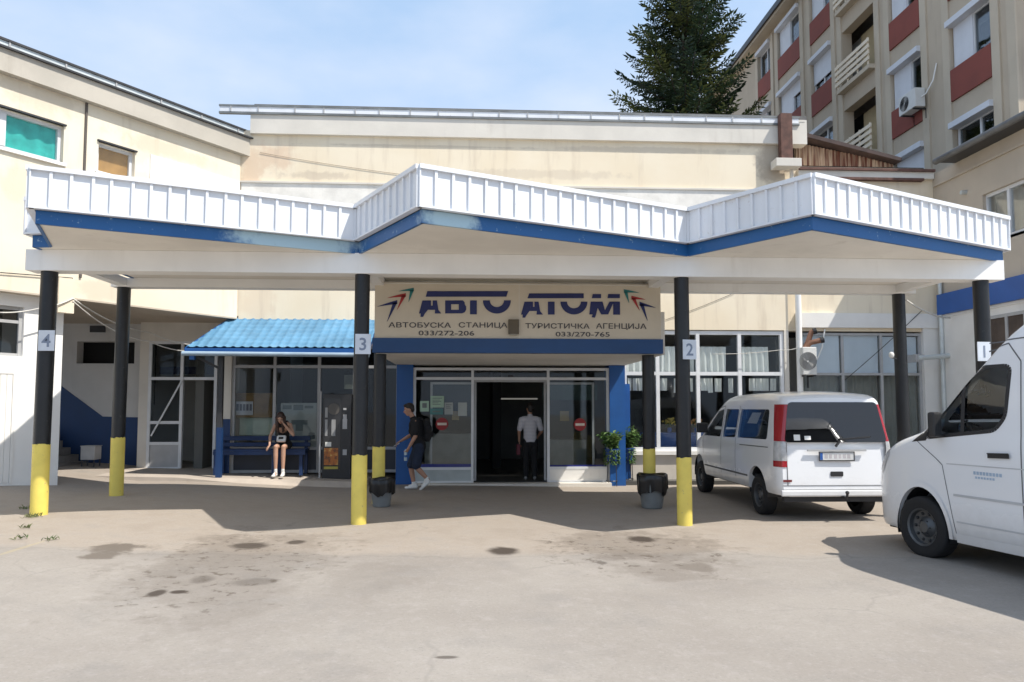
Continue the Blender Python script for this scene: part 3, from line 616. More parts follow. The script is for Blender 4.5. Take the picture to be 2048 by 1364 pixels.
def build_wing():
    z0 = 3.62; zp0 = wp(240,229).z; zp1 = wp(240,189).z; T0 = -11.0
    ta, tb = wt(wp(0,260)), wt(wp(127,290)); za, zb = wp(127,327).z, wp(127,252).z
    tc_, td = wt(wp(196,320)), wt(wp(270,320)); zc, zd = wp(232,345).z, wp(232,293).z
    zc = za+.02
    m = MB(); ta0 = ta-.6
    wbox(m, T0, ta0, z0, zp1-.1, -.3, 0); wbox(m, ta0, td, z0, za, -.3, 0); wbox(m, tb, tc_, za, zp1-.1, -.3, 0); wbox(m, td, -.02, z0, zp1-.1, -.3, 0)
    wbox(m, ta0, tb, zb, zp1-.1, -.3, 0); wbox(m, tc_, td, zd, zp1-.1, -.3, 0); m.build('wall', wing_material(), WING)
    m = MB(); wbox(m, wt(wp(300,320)), -.03, wp(430,350).z-1.2, wp(430,348).z, 0, .02); m.build('white_band', BANDW, WING)
    m = MB(); wbox(m, T0, .25, zp0, zp1, -.3, .16); m.build('parapet', WPAR, WING)
    m = MB(); wbox(m, T0, .18, zp1, zp1+.035, -.32, .22); m.build('coping', DARKM, WING)
    zr0 = zp1+.07; zr1 = wp(240,167).z
    m = MB(); wbox(m, T0, .2, zr0-.03, zr1-.03, .02, .04); g = m.build('roof_flashing', TIN, WING)
    m = MB(); wbox(m, T0, .22, zr1-.03, zr1+.01, -.02, .07); wbox(m, T0, .2, zp1+.035, zr0-.03, -.2, .0); m.build('flashing_edge', DARKM, g)
    for k in range(12): m = MB(); wbox(m, T0+.4+k*.95, T0+.43+k*.95, zp1+.035, zr1-.03, .04, .06); m.build('flashing_bracket', ALUG, g)
    m = MB(); a = WC+WD*T0; b = WC+WD*.2; m.prism([Vector((p.x, p.y, zp1-.1)) for p in (a-WN*.3, b-WN*.3, b-WN*6, a-WN*7)], (0,0,.08)); m.build('roof', ROOFG, WING)
    j = wt(wp(170,280)); m = MB(); wbox(m, j-.02, j+.02, z0+.4, zp0, 0, .03); m.build('expansion_joint', paint('dark joint filler', (.10,.085,.075), .8), WING)
    for (t0, t1, q0, q1, kind) in ((ta0, tb, za, zb, 0), (tc_, td, zc, zd, 1)):
        m = MB(); w = .06
        wbox(m, t0, t0+w, q0, q1, -.2, -.1); wbox(m, t1-w, t1, q0, q1, -.2, -.1); wbox(m, t0+w, t1-w, q0, q0+w, -.2, -.1); wbox(m, t0+w, t1-w, q1-w, q1, -.2, -.1)
        if kind == 0: 
            tm = wt(wp(10,260)); wbox(m, tm-.05, tm+.05, q0+w, q1-w, -.2, -.09)
        f = m.build('window', ALU, WING)
        m = MB(); wbox(m, t0-.05, t1+.05, q0-.06, q0, -.1, .05); m.build('sill', WHITEP, f)
        m = MB(); wbox(m, t0+w, t1-w, q0+w, q1-w, -.155, -.145); m.build('pane', GLASS, f)
        if kind == 0:
            m = MB(); n = 120; r0 = []; r1 = []
            for i in range(n):
                tt = t0+.05+(t1-t0-.1)*i/(n-1); o = -.20+.025*sin(tt*26+2*sin(tt*5)); p = WC+WD*tt+WN*o
                r0.append(p+Vector((0,0,q0+.03))); r1.append(WC+WD*tt+WN*(-.19+.012*sin(tt*26))+Vector((0,0,q1-.03)))
            m.grid([r0, r1]); m.build('curtain', paint('turquoise curtain', (.07,.62,.54), .8, .22, 3.5), f); f['label'] = 'white framed window with turquoise curtains'
        else:
            m = MB(); wbox(m, t0+w, t1-w, q0+w, q1-w, -.185, -.165); m.build('board', paint('orange board', (.66,.36,.12), .7, .14, 4), f); f['label'] = 'window closed with an orange board'
        m = MB(); wbox(m, t0-.03, t1+.03, q1, q1+.03, -.05, .04); m.build('lintel_edge', DARKM, f)
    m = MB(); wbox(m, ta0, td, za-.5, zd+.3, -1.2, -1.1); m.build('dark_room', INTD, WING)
    # overhang soffit above the recessed ground floor
    m = MB(); a = WC+WD*T0; b = WC; m.prism([Vector((p.x, p.y, z0)) for p in (a, b-WD*.02, Vector((XC, Y0+1.9, 0)), Vector((a.x-1.5, Y0+1.9, 0)))], (0,0,-.03)); m.build('soffit', BEIGE, WING)
    m = MB(); wbox(m, wt(wp(114,600)), wt(wp(146,600)), wp(140,627).z, z0+.35, -.1, .05); m.build('lintel_end', CREAM, WING)
    # ground-floor wall in white, under the overhang
    o = -.22; p = onP(121, 800, WC+WN*o, WN); te = (p-WC).dot(WD); zt = z0-.03
    t1 = (onP(48,650,WC+WN*o,WN)-WC).dot(WD); zw0 = onP(24,712,WC+WN*o,WN).z; zw1 = onP(24,612,WC+WN*o,WN).z
    m = MB(); wbox(m, T0, te, -.1, zw0, o-.25, o); wbox(m, t1, te, zw0, zt, o-.25, o); wbox(m, T0, t1, zw1, zt, o-.25, o); m.build('lower_wall', paint('lower white wall', (.84,.83,.80), .8, .05, 1.2, bump=.1, streak=.15, dirt=(.5,.46,.4)), WING)
    m = MB(); ts = [t1-4.2, t1-2.1, t1]
    for t in ts: wbox(m, t-.06, t, zw0, zw1, o-.16, o-.06)
    for q in (zw0, zw1-.06, zw1-.3): wbox(m, ts[0], ts[2]-.06, q, q+.055, o-.15, o-.07)
    f = m.build('window', ALUG, WING); f['label'] = 'grey framed ground floor strip window'
    m = MB(); wbox(m, ts[0], ts[2]-.06, zw0+.05, zw1-.06, o-.12, o-.11); m.build('pane', GLASSD, f)
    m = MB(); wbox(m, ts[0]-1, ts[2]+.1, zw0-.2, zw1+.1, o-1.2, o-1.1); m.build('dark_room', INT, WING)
    m = MB(); td0 = (onP(30,800,WC+WN*o,WN)-WC).dot(WD); zd1 = onP(16,742,WC+WN*o,WN).z
    wbox(m, td0-1.0, td0-.95, .2, zd1, o, o+.02); wbox(m, td0-.05, td0, .2, zd1, o, o+.02); wbox(m, td0-.95, td0-.05, zd1-.05, zd1, o, o+.02)
    for k in range(9): wbox(m, td0-.93+k*.098, td0-.842+k*.098, .22, zd1-.06, o, o+.012)
    m.build('panel_door', WHITEP, WING)
    # recess with stairs
    YR = 18.1; xl, xr = XY(118,YR)-2.2, XY(292,YR)
    za_, zb_ = ZY(200,727,YR), ZY(200,683,YR); wx0, wx1 = XY(150,YR), XY(266,YR)
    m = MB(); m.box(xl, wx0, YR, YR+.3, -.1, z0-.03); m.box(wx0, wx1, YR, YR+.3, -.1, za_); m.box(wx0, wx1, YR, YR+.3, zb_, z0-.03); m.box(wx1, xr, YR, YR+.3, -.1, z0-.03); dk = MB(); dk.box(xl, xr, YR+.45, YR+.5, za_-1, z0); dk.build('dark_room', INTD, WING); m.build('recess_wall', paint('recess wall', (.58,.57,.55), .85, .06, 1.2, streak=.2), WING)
    m = MB(); q = [onY(px, py, YR-.012) for px, py in ((120,770),(205,833),(285,835),(285,934),(120,934))]; m.prism(q, (0,.01,0)); m.build('blue_dado', NAVY, WING)
    m = MB(); c = onY(195,658,YR-.03); m.cbox((c.x, YR-.02, c.z), .36, .03, .16); m.build('vent_grille', DARKM, WING)
    m = MB()
    for k in range(6):
        x1 = XY(178,YR)-.19*k; m.box(x1-3.0, x1, YR-1.15, YR-.014, .1+.165*k if k else -.05, .1+.165*(k+1))
    m.build('stairs', paint('stair concrete', (.26,.25,.24), .85, .15, 3, bump=.2), WING)
    # glazed door at the end of the recess
    YD = 17.75; xs = [XY(298,YD), XY(362,YD), XY(430,YD)]; zs = [ZY(330,937,YD), ZY(330,887,YD), ZY(330,845,YD), ZY(330,757,YD), ZY(330,685,YD)]
    m = MB(); h = .035
    for x in xs: m.box(x-h, x+h, YD, YD+.09, zs[0], zs[4]+.03)
    for k, z in enumerate(zs): m.box(xs[0]+h, xs[1]-h, YD+.004, YD+.086, z-h, z+h)
    for k in (3, 4): m.box(xs[1]+h, xs[2]-h, YD+.004, YD+.086, zs[k]-h, zs[k]+h)
    f = m.build('door_frame', ALU, WING); m = MB(); m.box(xs[0]+h, xs[1]-h, YD+.03, YD+.06, zs[0]+h, zs[1]-h); m.build('door_panel', ALUG, f)
    m = MB(); m.box(xs[0]+h, xs[1]-h, YD+.04, YD+.05, zs[1]+h, zs[2]-h); m.box(xs[0]+h, xs[1]-h, YD+.04, YD+.05, zs[2]+h, zs[3]-h); m.box(xs[0]+h, xs[1]-h, YD+.04, YD+.05, zs[3]+h, zs[4]-h); m.box(xs[1]+h, xs[2]-h, YD+.04, YD+.05, zs[3]+h, zs[4]-h); m.build('pane', GLASSD, f)
    m = MB(); m.bar(onY(302,872,YD-.03), onY(366,757,YD-.03), .035, .02, up=(0,1,0)); m.build('closer_bar', ALU, f)
    m = MB(); a = onY(390,735,YD+.12); m.box(xs[0]+.1, xs[2]-.1, YD+.3, YD+.32, zs[3]+.12, zs[3]+.3); m.build('name_board', paint('dim blue board', (.02,.025,.10), .6), f)
    m = MB(); m.box(XY(292,YR)-.02, xs[0]-.036, YD, YR, -.1, z0-.03); m.box(xs[0]-.036, XC+.1, YD+.003, YD+.09, zs[4]+.031, z0-.03); m.box(XC-.3, XC-.2, YD+.1, YD+5, 0, z0-.03); m.box(-16, XC-.2, YD+2.6, YD+2.7, 0, z0+.3); m.box(-16, XC, YD+.1, YD+2.6, z0+.0, z0+.1); m.build('jamb_wall', CORN, WING)
build_wing()
# ================================================================== right: low wing, tin-clad link and apartment block
RWING = thing('right_wing', 'low beige wing with dark eaves and blue band at the right edge', 'building', (RX+2, 15.5, 0))
def xbox(m, y0, y1, z0, z1, X, o0, o1, mi=0): m.box(X-o1, X-o0, y0, y1, z0, z1, mi)     # on a wall facing left; offsets towards the viewer's left
def yz(px, py, X): p = onX(px, py, X); return p.y, p.z
def build_rwing():
    yN, yF = 12.9, Y0+.45
    ze = yz(1960,285,RX-.35)[1]; zt = ze
    w0, w1 = yz(1966,420,RX)[0], 13.4; zw0, zw1 = yz(2020,470,RX)[1], yz(2020,367,RX)[1]
    v0 = yz(1982,640,RX)[0]; zv1 = yz(2010,628,RX)[1]; zv0 = zv1-1.3
    m = MB(); xbox(m, w0, yF, -.3, zt, RX, -.3, 0); xbox(m, w1, w0, zw1, zt, RX, -.3, 0); xbox(m, yN, w1, -.3, zt, RX, -.3, 0); xbox(m, w1, w0, -.3, zw0, RX, -.3, 0)
    m.box(RX+.3, RX+6, yN, yN+.3, -.3, zt); m.build('wall', BEIGE, RWING)
    m = MB(); yR = onX(1873,324,RX-.46).y; m.box(RX-.42, RX+7, yN-.3, yR, zt, zt+.10); r = m.build('roof', DARKM, RWING)
    m = MB(); m.tube([(RX-.46, yN-.3, zt+.04),(RX-.46, yR+.05, zt+.04)], .075, 10); m.build('gutter', paint('dark zinc gutter', (.15,.15,.15), .5, .2, 3, metal=.3), r, smooth=True)
    m = MB(); z = yz(1960,330,RX)[1]; xbox(m, yN, yF-.4, z-.02, z+.03, RX, 0, .05); m.build('string_course', BEIGE, RWING)
    zb1 = yz(1950,572,RX-.1)[1]; zb0 = yz(1950,616,RX-.1)[1]
    m = MB(); xbox(m, yN, yF-.5, zb0, zb1, RX, 0, .12); m.build('blue_band', BLUE, RWING)
    m = MB(); xbox(m, yN, yF-.5, zb0-.07, zb0-.002, RX, 0, .05); xbox(m, yN, Y0-.02, -.3, zb0-.07, RX, 0, .03); m.build('lower_wall', WHITEP, RWING)
    def win(y0, y1, z0, z1, n, o, mat, cur):
        m = MB(); d = (y1-y0)/n; w = .07
        for k in range(n+1): xbox(m, y0+d*k-w/2, y0+d*k+w/2, z0, z1, RX, o-.08, o)
        for zz in (z0, z1-w): xbox(m, y0+w/2, y1-w/2, zz, zz+w, RX, o-.078, o-.002)
        f = m.build('window', mat, RWING); m = MB(); xbox(m, y0, y1, z0+w, z1-w, RX, o-.05, o-.04); m.build('pane', GLASS if cur else GLASSD, f)
        m = MB(); xbox(m, y0-.05, y1+.05, z0-.06, z0, RX, o-.08, o+.08); m.build('sill', WHITEP, f)
        m = MB(); nn = 60; a = []; b = []
        for i in range(nn):
            y = y0+.05+(y1-y0-.1)*i/(nn-1); q = .18 if cur else .02; am = .03 if cur else .004; a.append((RX-o+q+am*sin(y*30), y, z0+.05)); b.append((RX-o+q+am*sin(y*30), y, z1-.07))
        m.grid([a, b]); m.build('curtain', paint('beige curtain', (.36,.31,.26), .9, .2, 2) if cur else paint('dark pane backing', (.10,.075,.06), .9, .3, 2), f)  # lower window: dark sheet behind the panes stands in for an unlit room
    win(w1, w0, zw0, zw1, 3, -.08, ALU, True)
    win(13.2, v0, zv0, zv1, 4, .06, ALUG, False)
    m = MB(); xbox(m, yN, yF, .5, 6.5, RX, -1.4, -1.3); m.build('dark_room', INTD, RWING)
    m = MB(); y, z = yz(1932,385,RX); m.tube([(RX-.12, y, z),(RX+.02, y, z)], .05, 10); y2 = yz(1880,500,RX-.06)[0]; m.tube([(RX-.07, Y0-.12, -.2),(RX-.07, Y0-.12, 5.6)], .05, 10); m.build('downpipe', TIN, RWING, smooth=True)
build_rwing()

LINK = thing('tin_clad_link', 'low link roof with rusty corrugated cladding between station and apartment block', 'outbuilding', (9.6, Y0+.6, 3.5))
def build_link():
    Yl = Y0+.45
    a, b, c, d = onY(1592,285,Yl), onY(1788,326,Yl), onY(1788,334,Yl), onY(1592,331,Yl)
    t = NT('corrugated rust'); p = t.pos(); sp = t.n('ShaderNodeSeparateXYZ'); t.l(p, sp.inputs[0])
    n = t.noise(t.scale(p, (9,1,.5)), 1.3, 3, .6); col = t.mix(t.ramp(n, .38, .62), (.17,.06,.035), (.62,.46,.32)); t.bsdf(col, .8, 0, n, .2); rustc = t.m
    m = MB(); n = 110; r0 = []; r1 = []
    for i in range(n):
        x = a.x+(b.x-a.x)*i/(n-1); yy = Yl+.02*sin(i*pi*.5); zt = a.z+(b.z-a.z)*i/(n-1)
        r0.append((x, yy, d.z)); r1.append((x, yy, zt))
    m.grid([r0, r1]); m.prism([(a.x,Yl+.06,a.z),(b.x,Yl+.06,b.z),(b.x,Yl+.06,d.z-.0),(a.x,Yl+.06,d.z)], (0,.05,0)); m.build('cladding', rustc, LINK)
    e, f = onY(1600,268,Yl-.3), onY(1796,322,Yl-.3)
    m = MB(); m.prism([(e.x-.1,Yl-.3,e.z),(f.x+.1,Yl-.3,f.z),(f.x+.1,Yl-.3,f.z+.09),(e.x-.1,Yl-.3,e.z+.1)], (0,4,0)); m.build('roof', paint('dark rusty roof', (.07,.045,.04), .8, .3, 4), LINK)
    g0, g1 = onY(1645,338,Y0+.1), onY(1884,360,Y0+.1)
    m = MB(); m.box(onY(1594,340,Y0+.1).x, RX-.02, Y0+.02, Y0+.42, g1.z, onY(1700,341,Y0+.1).z); m.build('fascia_board', CORN, LINK)
    m = MB(); m.box(onY(1594,340,Y0+.1).x, RX-.02, Y0-.04, Y0+.02, onY(1700,341,Y0).z, onY(1700,336,Y0).z); m.box(onY(1640,362,Y0).x, RX-.3, Y0-.02, Y0+.12, g1.z-.06, g1.z-.002); m.build('eaves_edge', RUST, LINK)
    m = MB(); x0 = XRW; m.box(x0+.02, RX, Y0+.45, Y0+.7, 3.3, d.z); m.build('back_wall', INTD, LINK)
build_link()

BX = 13.0
BLK = thing('apartment_block', 'tall beige apartment block with red panels under its windows', 'building', (BX+5, 26, 0))
BLKW = paint('block render', (.50,.42,.32), .9, .09, .7, bump=.2, bscale=25, streak=.35, dirt=(.24,.19,.15))
BLKP = paint('block pier render', (.54,.465,.36), .9, .08, .7, bump=.2, bscale=25, streak=.3, dirt=(.27,.22,.17))
SHUT = paint('white shutter', (.66,.68,.72), .5, .04, 3)
def build_block():
    yE = onX(2036,100,BX).y; yFar = 38.0; f2 = onX(1791,277,BX).z; f3 = onX(1784,100,BX).z; fh = f3-f2; FL = [f2-2*fh, f2-fh, f2, f3, f3+fh]; ZE = onX(1540,62,BX).z
    cols = [(onX(a,250,BX).y, onX(b,250,BX).y, k) for a, b, k in ((1992,1907,'a'),(1849,1786,'b'),(1756,1689,'c'),(1668,1626,'d'),(1605,1560,'e'),(1545,1519,'f'))]
    m = MB(); piers = MB(); red = MB()
    ed = [yE] + [v for c in cols for v in c[:2]] + [yFar]
    for i in range(0, len(ed), 2): m.box(BX, BX+.35, ed[i], ed[i+1], -.3, ZE)
    for (y0, y1, k) in cols:
        for fz in FL + [ZE+.0]:
            top = fz; bot = (fz-fh+2.1) if fz < ZE else FL[-1]+2.1
            m.box(BX, BX+.35, y0, y1, bot, top)
        m.box(BX, BX+.35, y0, y1, -.3, 1.8)
    m.box(BX+.35, BX+10, yE, yE+.3, -.3, ZE); m.box(BX+2.2, BX+2.4, yE+.3, yFar, -.3, ZE); m.build('wall', BLKW, BLK)
    for i in range(0, len(ed)):
        y = ed[i]; w = .28; s = 1 if i % 2 == 0 else -1
        piers.box(BX-.045, BX, min(y, y+s*w), max(y, y+s*w), -.3, ZE-.25)
    piers.build('pier', BLKP, BLK)
    m = MB(); m.box(BX-.5, BX+10.5, yE-.15, yFar, ZE+.002, ZE+.16); m.box(BX-.56, BX-.5, yE-.2, yFar, ZE-.02, ZE+.22); m.build('eaves', DARKM, BLK)
    m = MB(); m.box(BX-.45, BX, yE, yFar, ZE-.12, ZE); m.build('eaves_soffit', BLKP, BLK)
    # sunlit end face with its balcony slab
    m = MB(); m.box(BX+.5, BX+3.2, yE-1.2, yE-.002, FL[3]-.25, FL[3]); m.build('balcony_slab', CREAM, BLK)
    for ci, (y0, y1, k) in enumerate(cols):
        for fi, fz in enumerate(FL):
            if k == 'c': continue
            hasred = fi >= 2
            zs0, zs1 = fz+.86, fz+2.08
            if hasred:
                r = MB(); r.box(BX-.05, BX+.2, y0+.01, y1-.01, fz+.002, zs0); 
                o = r.build('red_panel', BRICKR, BLK)
            else:
                r = MB(); r.box(BX-.0, BX+.3, y0, y1, fz, zs0); r.build('spandrel', BLKW, BLK)
            w = MB(); a, b = y0+.03, y1-.03; mid = a+(b-a)*(.42 if (ci+fi)%2 else .5)
            for q in (a, mid-.03, b-.06): w.box(BX+.10, BX+.18, q, q+.06, zs0+.02, zs1)
            for q in (zs0+.02, zs1-.06): w.box(BX+.104, BX+.176, a+.06, b-.06, q, q+.055)
            f = w.build('window', ALU, BLK)
            p = MB(); p.box(BX+.135, BX+.145, a+.06, b-.06, zs0+.07, zs1-.06); p.build('pane', GLASSD, f)
            h = MB(); h.box(BX-.16, BX+.1, y0+.0, y1-.0, zs1-.02, zs1+.14); h.build('shutter_box', SHUT if fi >= 1 else CORN, f)
            st = (ci*7+fi*3) % 4; s = MB()
            if ci == 0: st = {4:0, 3:0, 2:0, 1:3, 0:2}[fi]
            if ci == 1: st = {4:1, 3:0, 2:0, 1:2, 0:2}[fi]
            if st in (0, 1): s.box(BX+.07, BX+.1, mid, b, zs0+.04, zs1-.02)
            if st == 1: s.box(BX+.07, BX+.1, a, mid-.002, zs0+(.7), zs1-.02)
            if st == 2: s.box(BX+.07, BX+.1, a, b, zs0+.35, zs1-.02)
            if s.v: s.build('roller_shutter', SHUT, f)
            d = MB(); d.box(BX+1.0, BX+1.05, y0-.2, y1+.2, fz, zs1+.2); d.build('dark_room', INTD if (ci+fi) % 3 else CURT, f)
    # loggias
    y0, y1, _ = cols[2]
    for fi, fz in enumerate(FL):
        m = MB(); m.box(BX-.25, BX+.75, y0, y1, fz-.14, fz); b = m.build('loggia', BLKP, BLK)
        m = MB(); m.box(BX+.7, BX+.78, y0, y1, fz, fz+2.02); m.build('loggia_wall', paint('ochre loggia wall', (.50,.40,.24), .85, .1) if fi != 1 else SHUT, b)
        m = MB()
        if fi >= 2:
            for k in range(4): m.box(BX-.28, BX-.24, y0-.05, y1+.05, fz+.12+k*.2, fz+.24+k*.2)
            for k in range(4): m.box(BX-.24, BX-.2, y0+.05+k*(y1-y0-.15)/3, y0+.1+k*(y1-y0-.15)/3, fz, fz+.9)
            m.build('slatted_railing', CREAM, b)
        else:
            for k in range(22): m.box(BX-.24, BX-.22, y0+k*(y1-y0)/21-.01, y0+k*(y1-y0)/21+.01, fz, fz+.95)
            for z in (.02, .48, .95): m.box(BX-.25, BX-.21, y0, y1, fz+z, fz+z+.035)
            for k in range(5): m.box(BX-.24+k*.06, BX-.22+k*.06, y0-.01, y0+.01, fz, fz+.95)
            m.build('railing', paint('blue grey railing', (.16,.18,.23), .5), b)
        if fi == 1:
            m = MB(); m.box(BX+.0, BX+.05, y0+.8, y1, fz, fz+2.0); m.build('glazed_screen', SHUT, b)
build_block()
def ac_unit(name, c, facing, lab, group=None, w=.8, h=.55, d=.3):
    """outdoor air-conditioner; facing = unit normal of its grille side"""
    fx = Vector(facing); ang = atan2(fx.y, fx.x)+pi/2; t = thing(name, lab, 'air conditioner', c, ang)
    m = MB(); m.cbox((0,0,0), w, d, h); m.build('casing', paint('aircon casing', (.66,.66,.63), .5, .05, 5), t, local=True, bevel=.02)
    m = MB(); 
    for k in range(7): 
        r = .04+.027*k; m.lathe([(r-.004,0),(r+.004,0),(r+.004,.01),(r-.004,.01),(r-.004,0)], (-w*.14,-d/2-.002,0), 24, M=Matrix.Rotation(pi/2, 3, 'X'))
    m.build('fan_grille', DARKM, t, local=True)
    m = MB(); 
    for x in (-w*.35, w*.35): m.box(x-.02, x+.02, -d/2, d/2+.12, -h/2-.04, -h/2); m.box(x-.02, x+.02, d/2+.08, d/2+.12, -h/2-.3, -h/2-.04)
    m.build('bracket', DARKM, t, local=True)
    m = MB(); m.tube([(w*.5,.05,.0),(w*.5+.12,.1,.05),(w*.5+.3,.2,.35),(w*.5+.4,d/2+.1,.8)], .018, 8); m.build('hose', CURT, t, local=True, smooth=True)
    return t
c = onX(1822,205,BX-.3); ac_unit('air_conditioner', (BX-.28, c.y, c.z), (-1,0,0), 'white outdoor air conditioner hung in front of a red panel of the apartment block')
c = onY(1618,722,Y0-.25); ac_unit('air_conditioner', (c.x, Y0-.16, c.z), (0,-1,0), 'narrow air conditioner on the station wall above the parked van', w=.34, h=.66, d=.28)
# ================================================================== vehicles
def interp(tab, x):
    if x <= tab[0][0]: return tab[0][1]
    for (a, b), (c, d) in zip(tab, tab[1:]):
        if x <= c:
            t = (x-a)/(c-a); return b+(d-b)*t
    return tab[-1][1]
def smooth_tab(tab, n=8):
    """Catmull-Rom through a table"""
    o = []
    for i in range(len(tab)-1):
        p0 = tab[max(i-1,0)]; p1 = tab[i]; p2 = tab[i+1]; p3 = tab[min(i+2, len(tab)-1)]
        for k in range(n):
            t = k/n; x = p1[0]+(p2[0]-p1[0])*t
            m1 = (p2[1]-p0[1])/max(1e-6,(p2[0]-p0[0]))*(p2[0]-p1[0]); m2 = (p3[1]-p1[1])/max(1e-6,(p3[0]-p1[0]))*(p2[0]-p1[0])
            y = (2*t**3-3*t**2+1)*p1[1]+(t**3-2*t**2+t)*m1+(-2*t**3+3*t**2)*p2[1]+(t**3-t**2)*m2; o.append((x, y))
    o.append(tab[-1]); return o
class Body:
    def __init__(s, top, plan, side, zb, rear_tilt=None, R=.13, crown=.035):
        s.top = smooth_tab(top); s.plan = smooth_tab(plan); s.side = smooth_tab(side); s.zb = zb; s.R = R; s.crown = crown; s.rt = rear_tilt
    def w(s, x, z, d=0):
        zt = interp(s.top, x)-d; R = min(s.R, (zt-s.zb)*.45); w = interp(s.plan, x)*interp(s.side, z)-d
        if z > zt-R: q = min(1, (z-(zt-R))/R); w -= R*(1-sqrt(max(0, 1-q*q)))*1.0
        return max(.02, w)
    def tilt(s, p):
        if s.rt:
            x0, z0, k = s.rt; f = min(1, max(0, (x0-p.x)/.5)); return Vector((p.x+max(0, p.z-z0)*k*f, p.y, p.z))
        return p
    def loft(s, xs, d=0, zb=None):
        zb = s.zb+d if zb is None else zb; mb = MB(); rows = []
        for x in xs:
            zt = interp(s.top, x)-d; R = min(s.R, (zt-s.zb)*.45); half = [(0, zb), (s.w(x, zb+.05, d)*.88, zb), (s.w(x, zb+.05, d)-.02, zb+.02)]
            n = 16
            for k in range(n): z = zb+.06+(zt-R-zb-.06)*k/(n-1); half.append((s.w(x, z, d), z))
            for k in range(1, 7): z = zt-R+R*sin(pi/2*k/6); half.append((s.w(x, z, d), z))
            wi = half[-1][0]
            for k in range(1, 4): y = wi*(1-k/4); half.append((y, zt+s.crown*(1-(y/wi)**2)))
            half.append((0, zt+s.crown))
            ring = [(y, z) for y, z in half] + [(-y, z) for y, z in half[-2:0:-1]]
            rows.append([s.tilt(Vector((x, y, z))) for y, z in ring])
        n = len(rows[0]); mb.v = [p for r in rows for p in r]
        for i in range(len(rows)-1):
            for k in range(n): mb.f.append((i*n+k, (i+1)*n+k, (i+1)*n+(k+1)%n, i*n+(k+1)%n))
        mb.f.append(tuple(range(n))); mb.f.append(tuple(range((len(rows)-1)*n, len(rows)*n))[::-1])
        mb.mi = [0]*len(mb.f); return mb
    def patch(s, poly, off=.004, sgn=1, nx=10, nz=8, mb=None, mi=0):
        """sheet on the body side covering polygon (x, z)"""
        mb = mb or MB(); zs0 = min(p[1] for p in poly); zs1 = max(p[1] for p in poly); rows = []
        for j in range(nz+1):
            z = zs0+(zs1-zs0)*(j/nz*.998+.001); xx = []
            for (a, b), (c, e) in zip(poly, poly[1:]+poly[:1]):
                if (b-z)*(e-z) <= 0 and abs(e-b) > 1e-9: xx.append(a+(c-a)*(z-b)/(e-b))
            x0, x1 = min(xx), max(xx); rows.append([s.tilt(Vector((x0+(x1-x0)*i/nx, sgn*(s.w(x0+(x1-x0)*i/nx, z)+off), z))) for i in range(nx+1)])
        mb.grid(rows, mi, flip=sgn > 0); return mb
    def line(s, pts, wd, off=.003, sgn=1, mb=None):
        """narrow strip on the body side along (x, z) points"""
        mb = mb or MB()
        for (a, b), (c, e) in zip(pts, pts[1:]):
            L = sqrt((c-a)**2+(e-b)**2); n = max(1, int(L/.06)); nx, nz = -(e-b)/L*wd/2, (c-a)/L*wd/2
            r0 = []; r1 = []
            for k in range(n+1):
                x = a+(c-a)*k/n; z = b+(e-b)*k/n
                r0.append(s.tilt(Vector((x-nx, sgn*(s.w(x-nx, z-nz)+off), z-nz)))); r1.append(s.tilt(Vector((x+nx, sgn*(s.w(x+nx, z+nz)+off), z+nz))))
            mb.grid([r0, r1], flip=sgn > 0)
        return mb
def boolean(mb, cutters, mats, op='DIFFERENCE', smooth=True, name='body'):
    a = link('tmp', mb.mesh('tmp', mats, weld=True)); tmp = [a]
    bm = bmesh.new(); bm.from_mesh(a.data); bmesh.ops.recalc_face_normals(bm, faces=bm.faces); bm.to_mesh(a.data); bm.free()
    for c in cutters:
        o = link('tmp', c.mesh('tmp', mats, weld=True)); tmp.append(o)
        bm = bmesh.new(); bm.from_mesh(o.data); bmesh.ops.recalc_face_normals(bm, faces=bm.faces); bm.to_mesh(o.data); bm.free()
        md = a.modifiers.new('b', 'BOOLEAN'); md.operation = op; md.solver = 'EXACT'; md.object = o; o.hide_render = True
    bpy.context.view_layer.update()
    ev = a.evaluated_get(bpy.context.evaluated_depsgraph_get()); me = bpy.data.meshes.new_from_object(ev); me.name = name
    for o in tmp: bpy.data.objects.remove(o)
    if smooth:
        me.polygons.foreach_set('use_smooth', [True]*len(me.polygons)); me.set_sharp_from_angle(angle=R(32))
    return me
def car_paint():
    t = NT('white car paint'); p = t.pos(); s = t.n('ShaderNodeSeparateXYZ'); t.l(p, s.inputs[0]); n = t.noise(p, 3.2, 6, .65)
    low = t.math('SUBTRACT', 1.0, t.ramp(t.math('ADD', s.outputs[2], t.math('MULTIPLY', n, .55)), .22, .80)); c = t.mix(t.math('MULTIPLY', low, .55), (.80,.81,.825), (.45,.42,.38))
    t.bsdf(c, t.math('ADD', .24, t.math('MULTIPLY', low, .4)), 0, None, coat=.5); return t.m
VWHITE = car_paint()
VDARK = paint('black plastic trim', (.022,.022,.024), .55, .15, 8, bump=.1)
TYRE = paint('tyre rubber', (.014,.014,.015), .85, .2, 8, bump=.25, bscale=80)
RIM = paint('steel rim', (.10,.105,.11), .45, .15, 8, metal=.5)
SEAM = paint('door seam', (.13,.13,.135), .8, .1, 5); CREASE = paint('body side moulding', (.50,.505,.515), .5, .05, 5)
VINT = paint('vehicle interior', (.035,.035,.038), .8, .2, 4)
VSEAT = paint('seat cloth', (.16,.17,.18), .9, .2, 6)
VGLASS = glass('vehicle glass', (.88,.91,.91), .03, refl=1.1)
TLIGHT = paint('red tail lamp', (.36,.012,.02), .18, .1, 6, spec=.6, coat=.5)
CLENS = paint('clear lamp lens', (.50,.50,.50), .15, .2, 10, spec=.6, coat=.5)
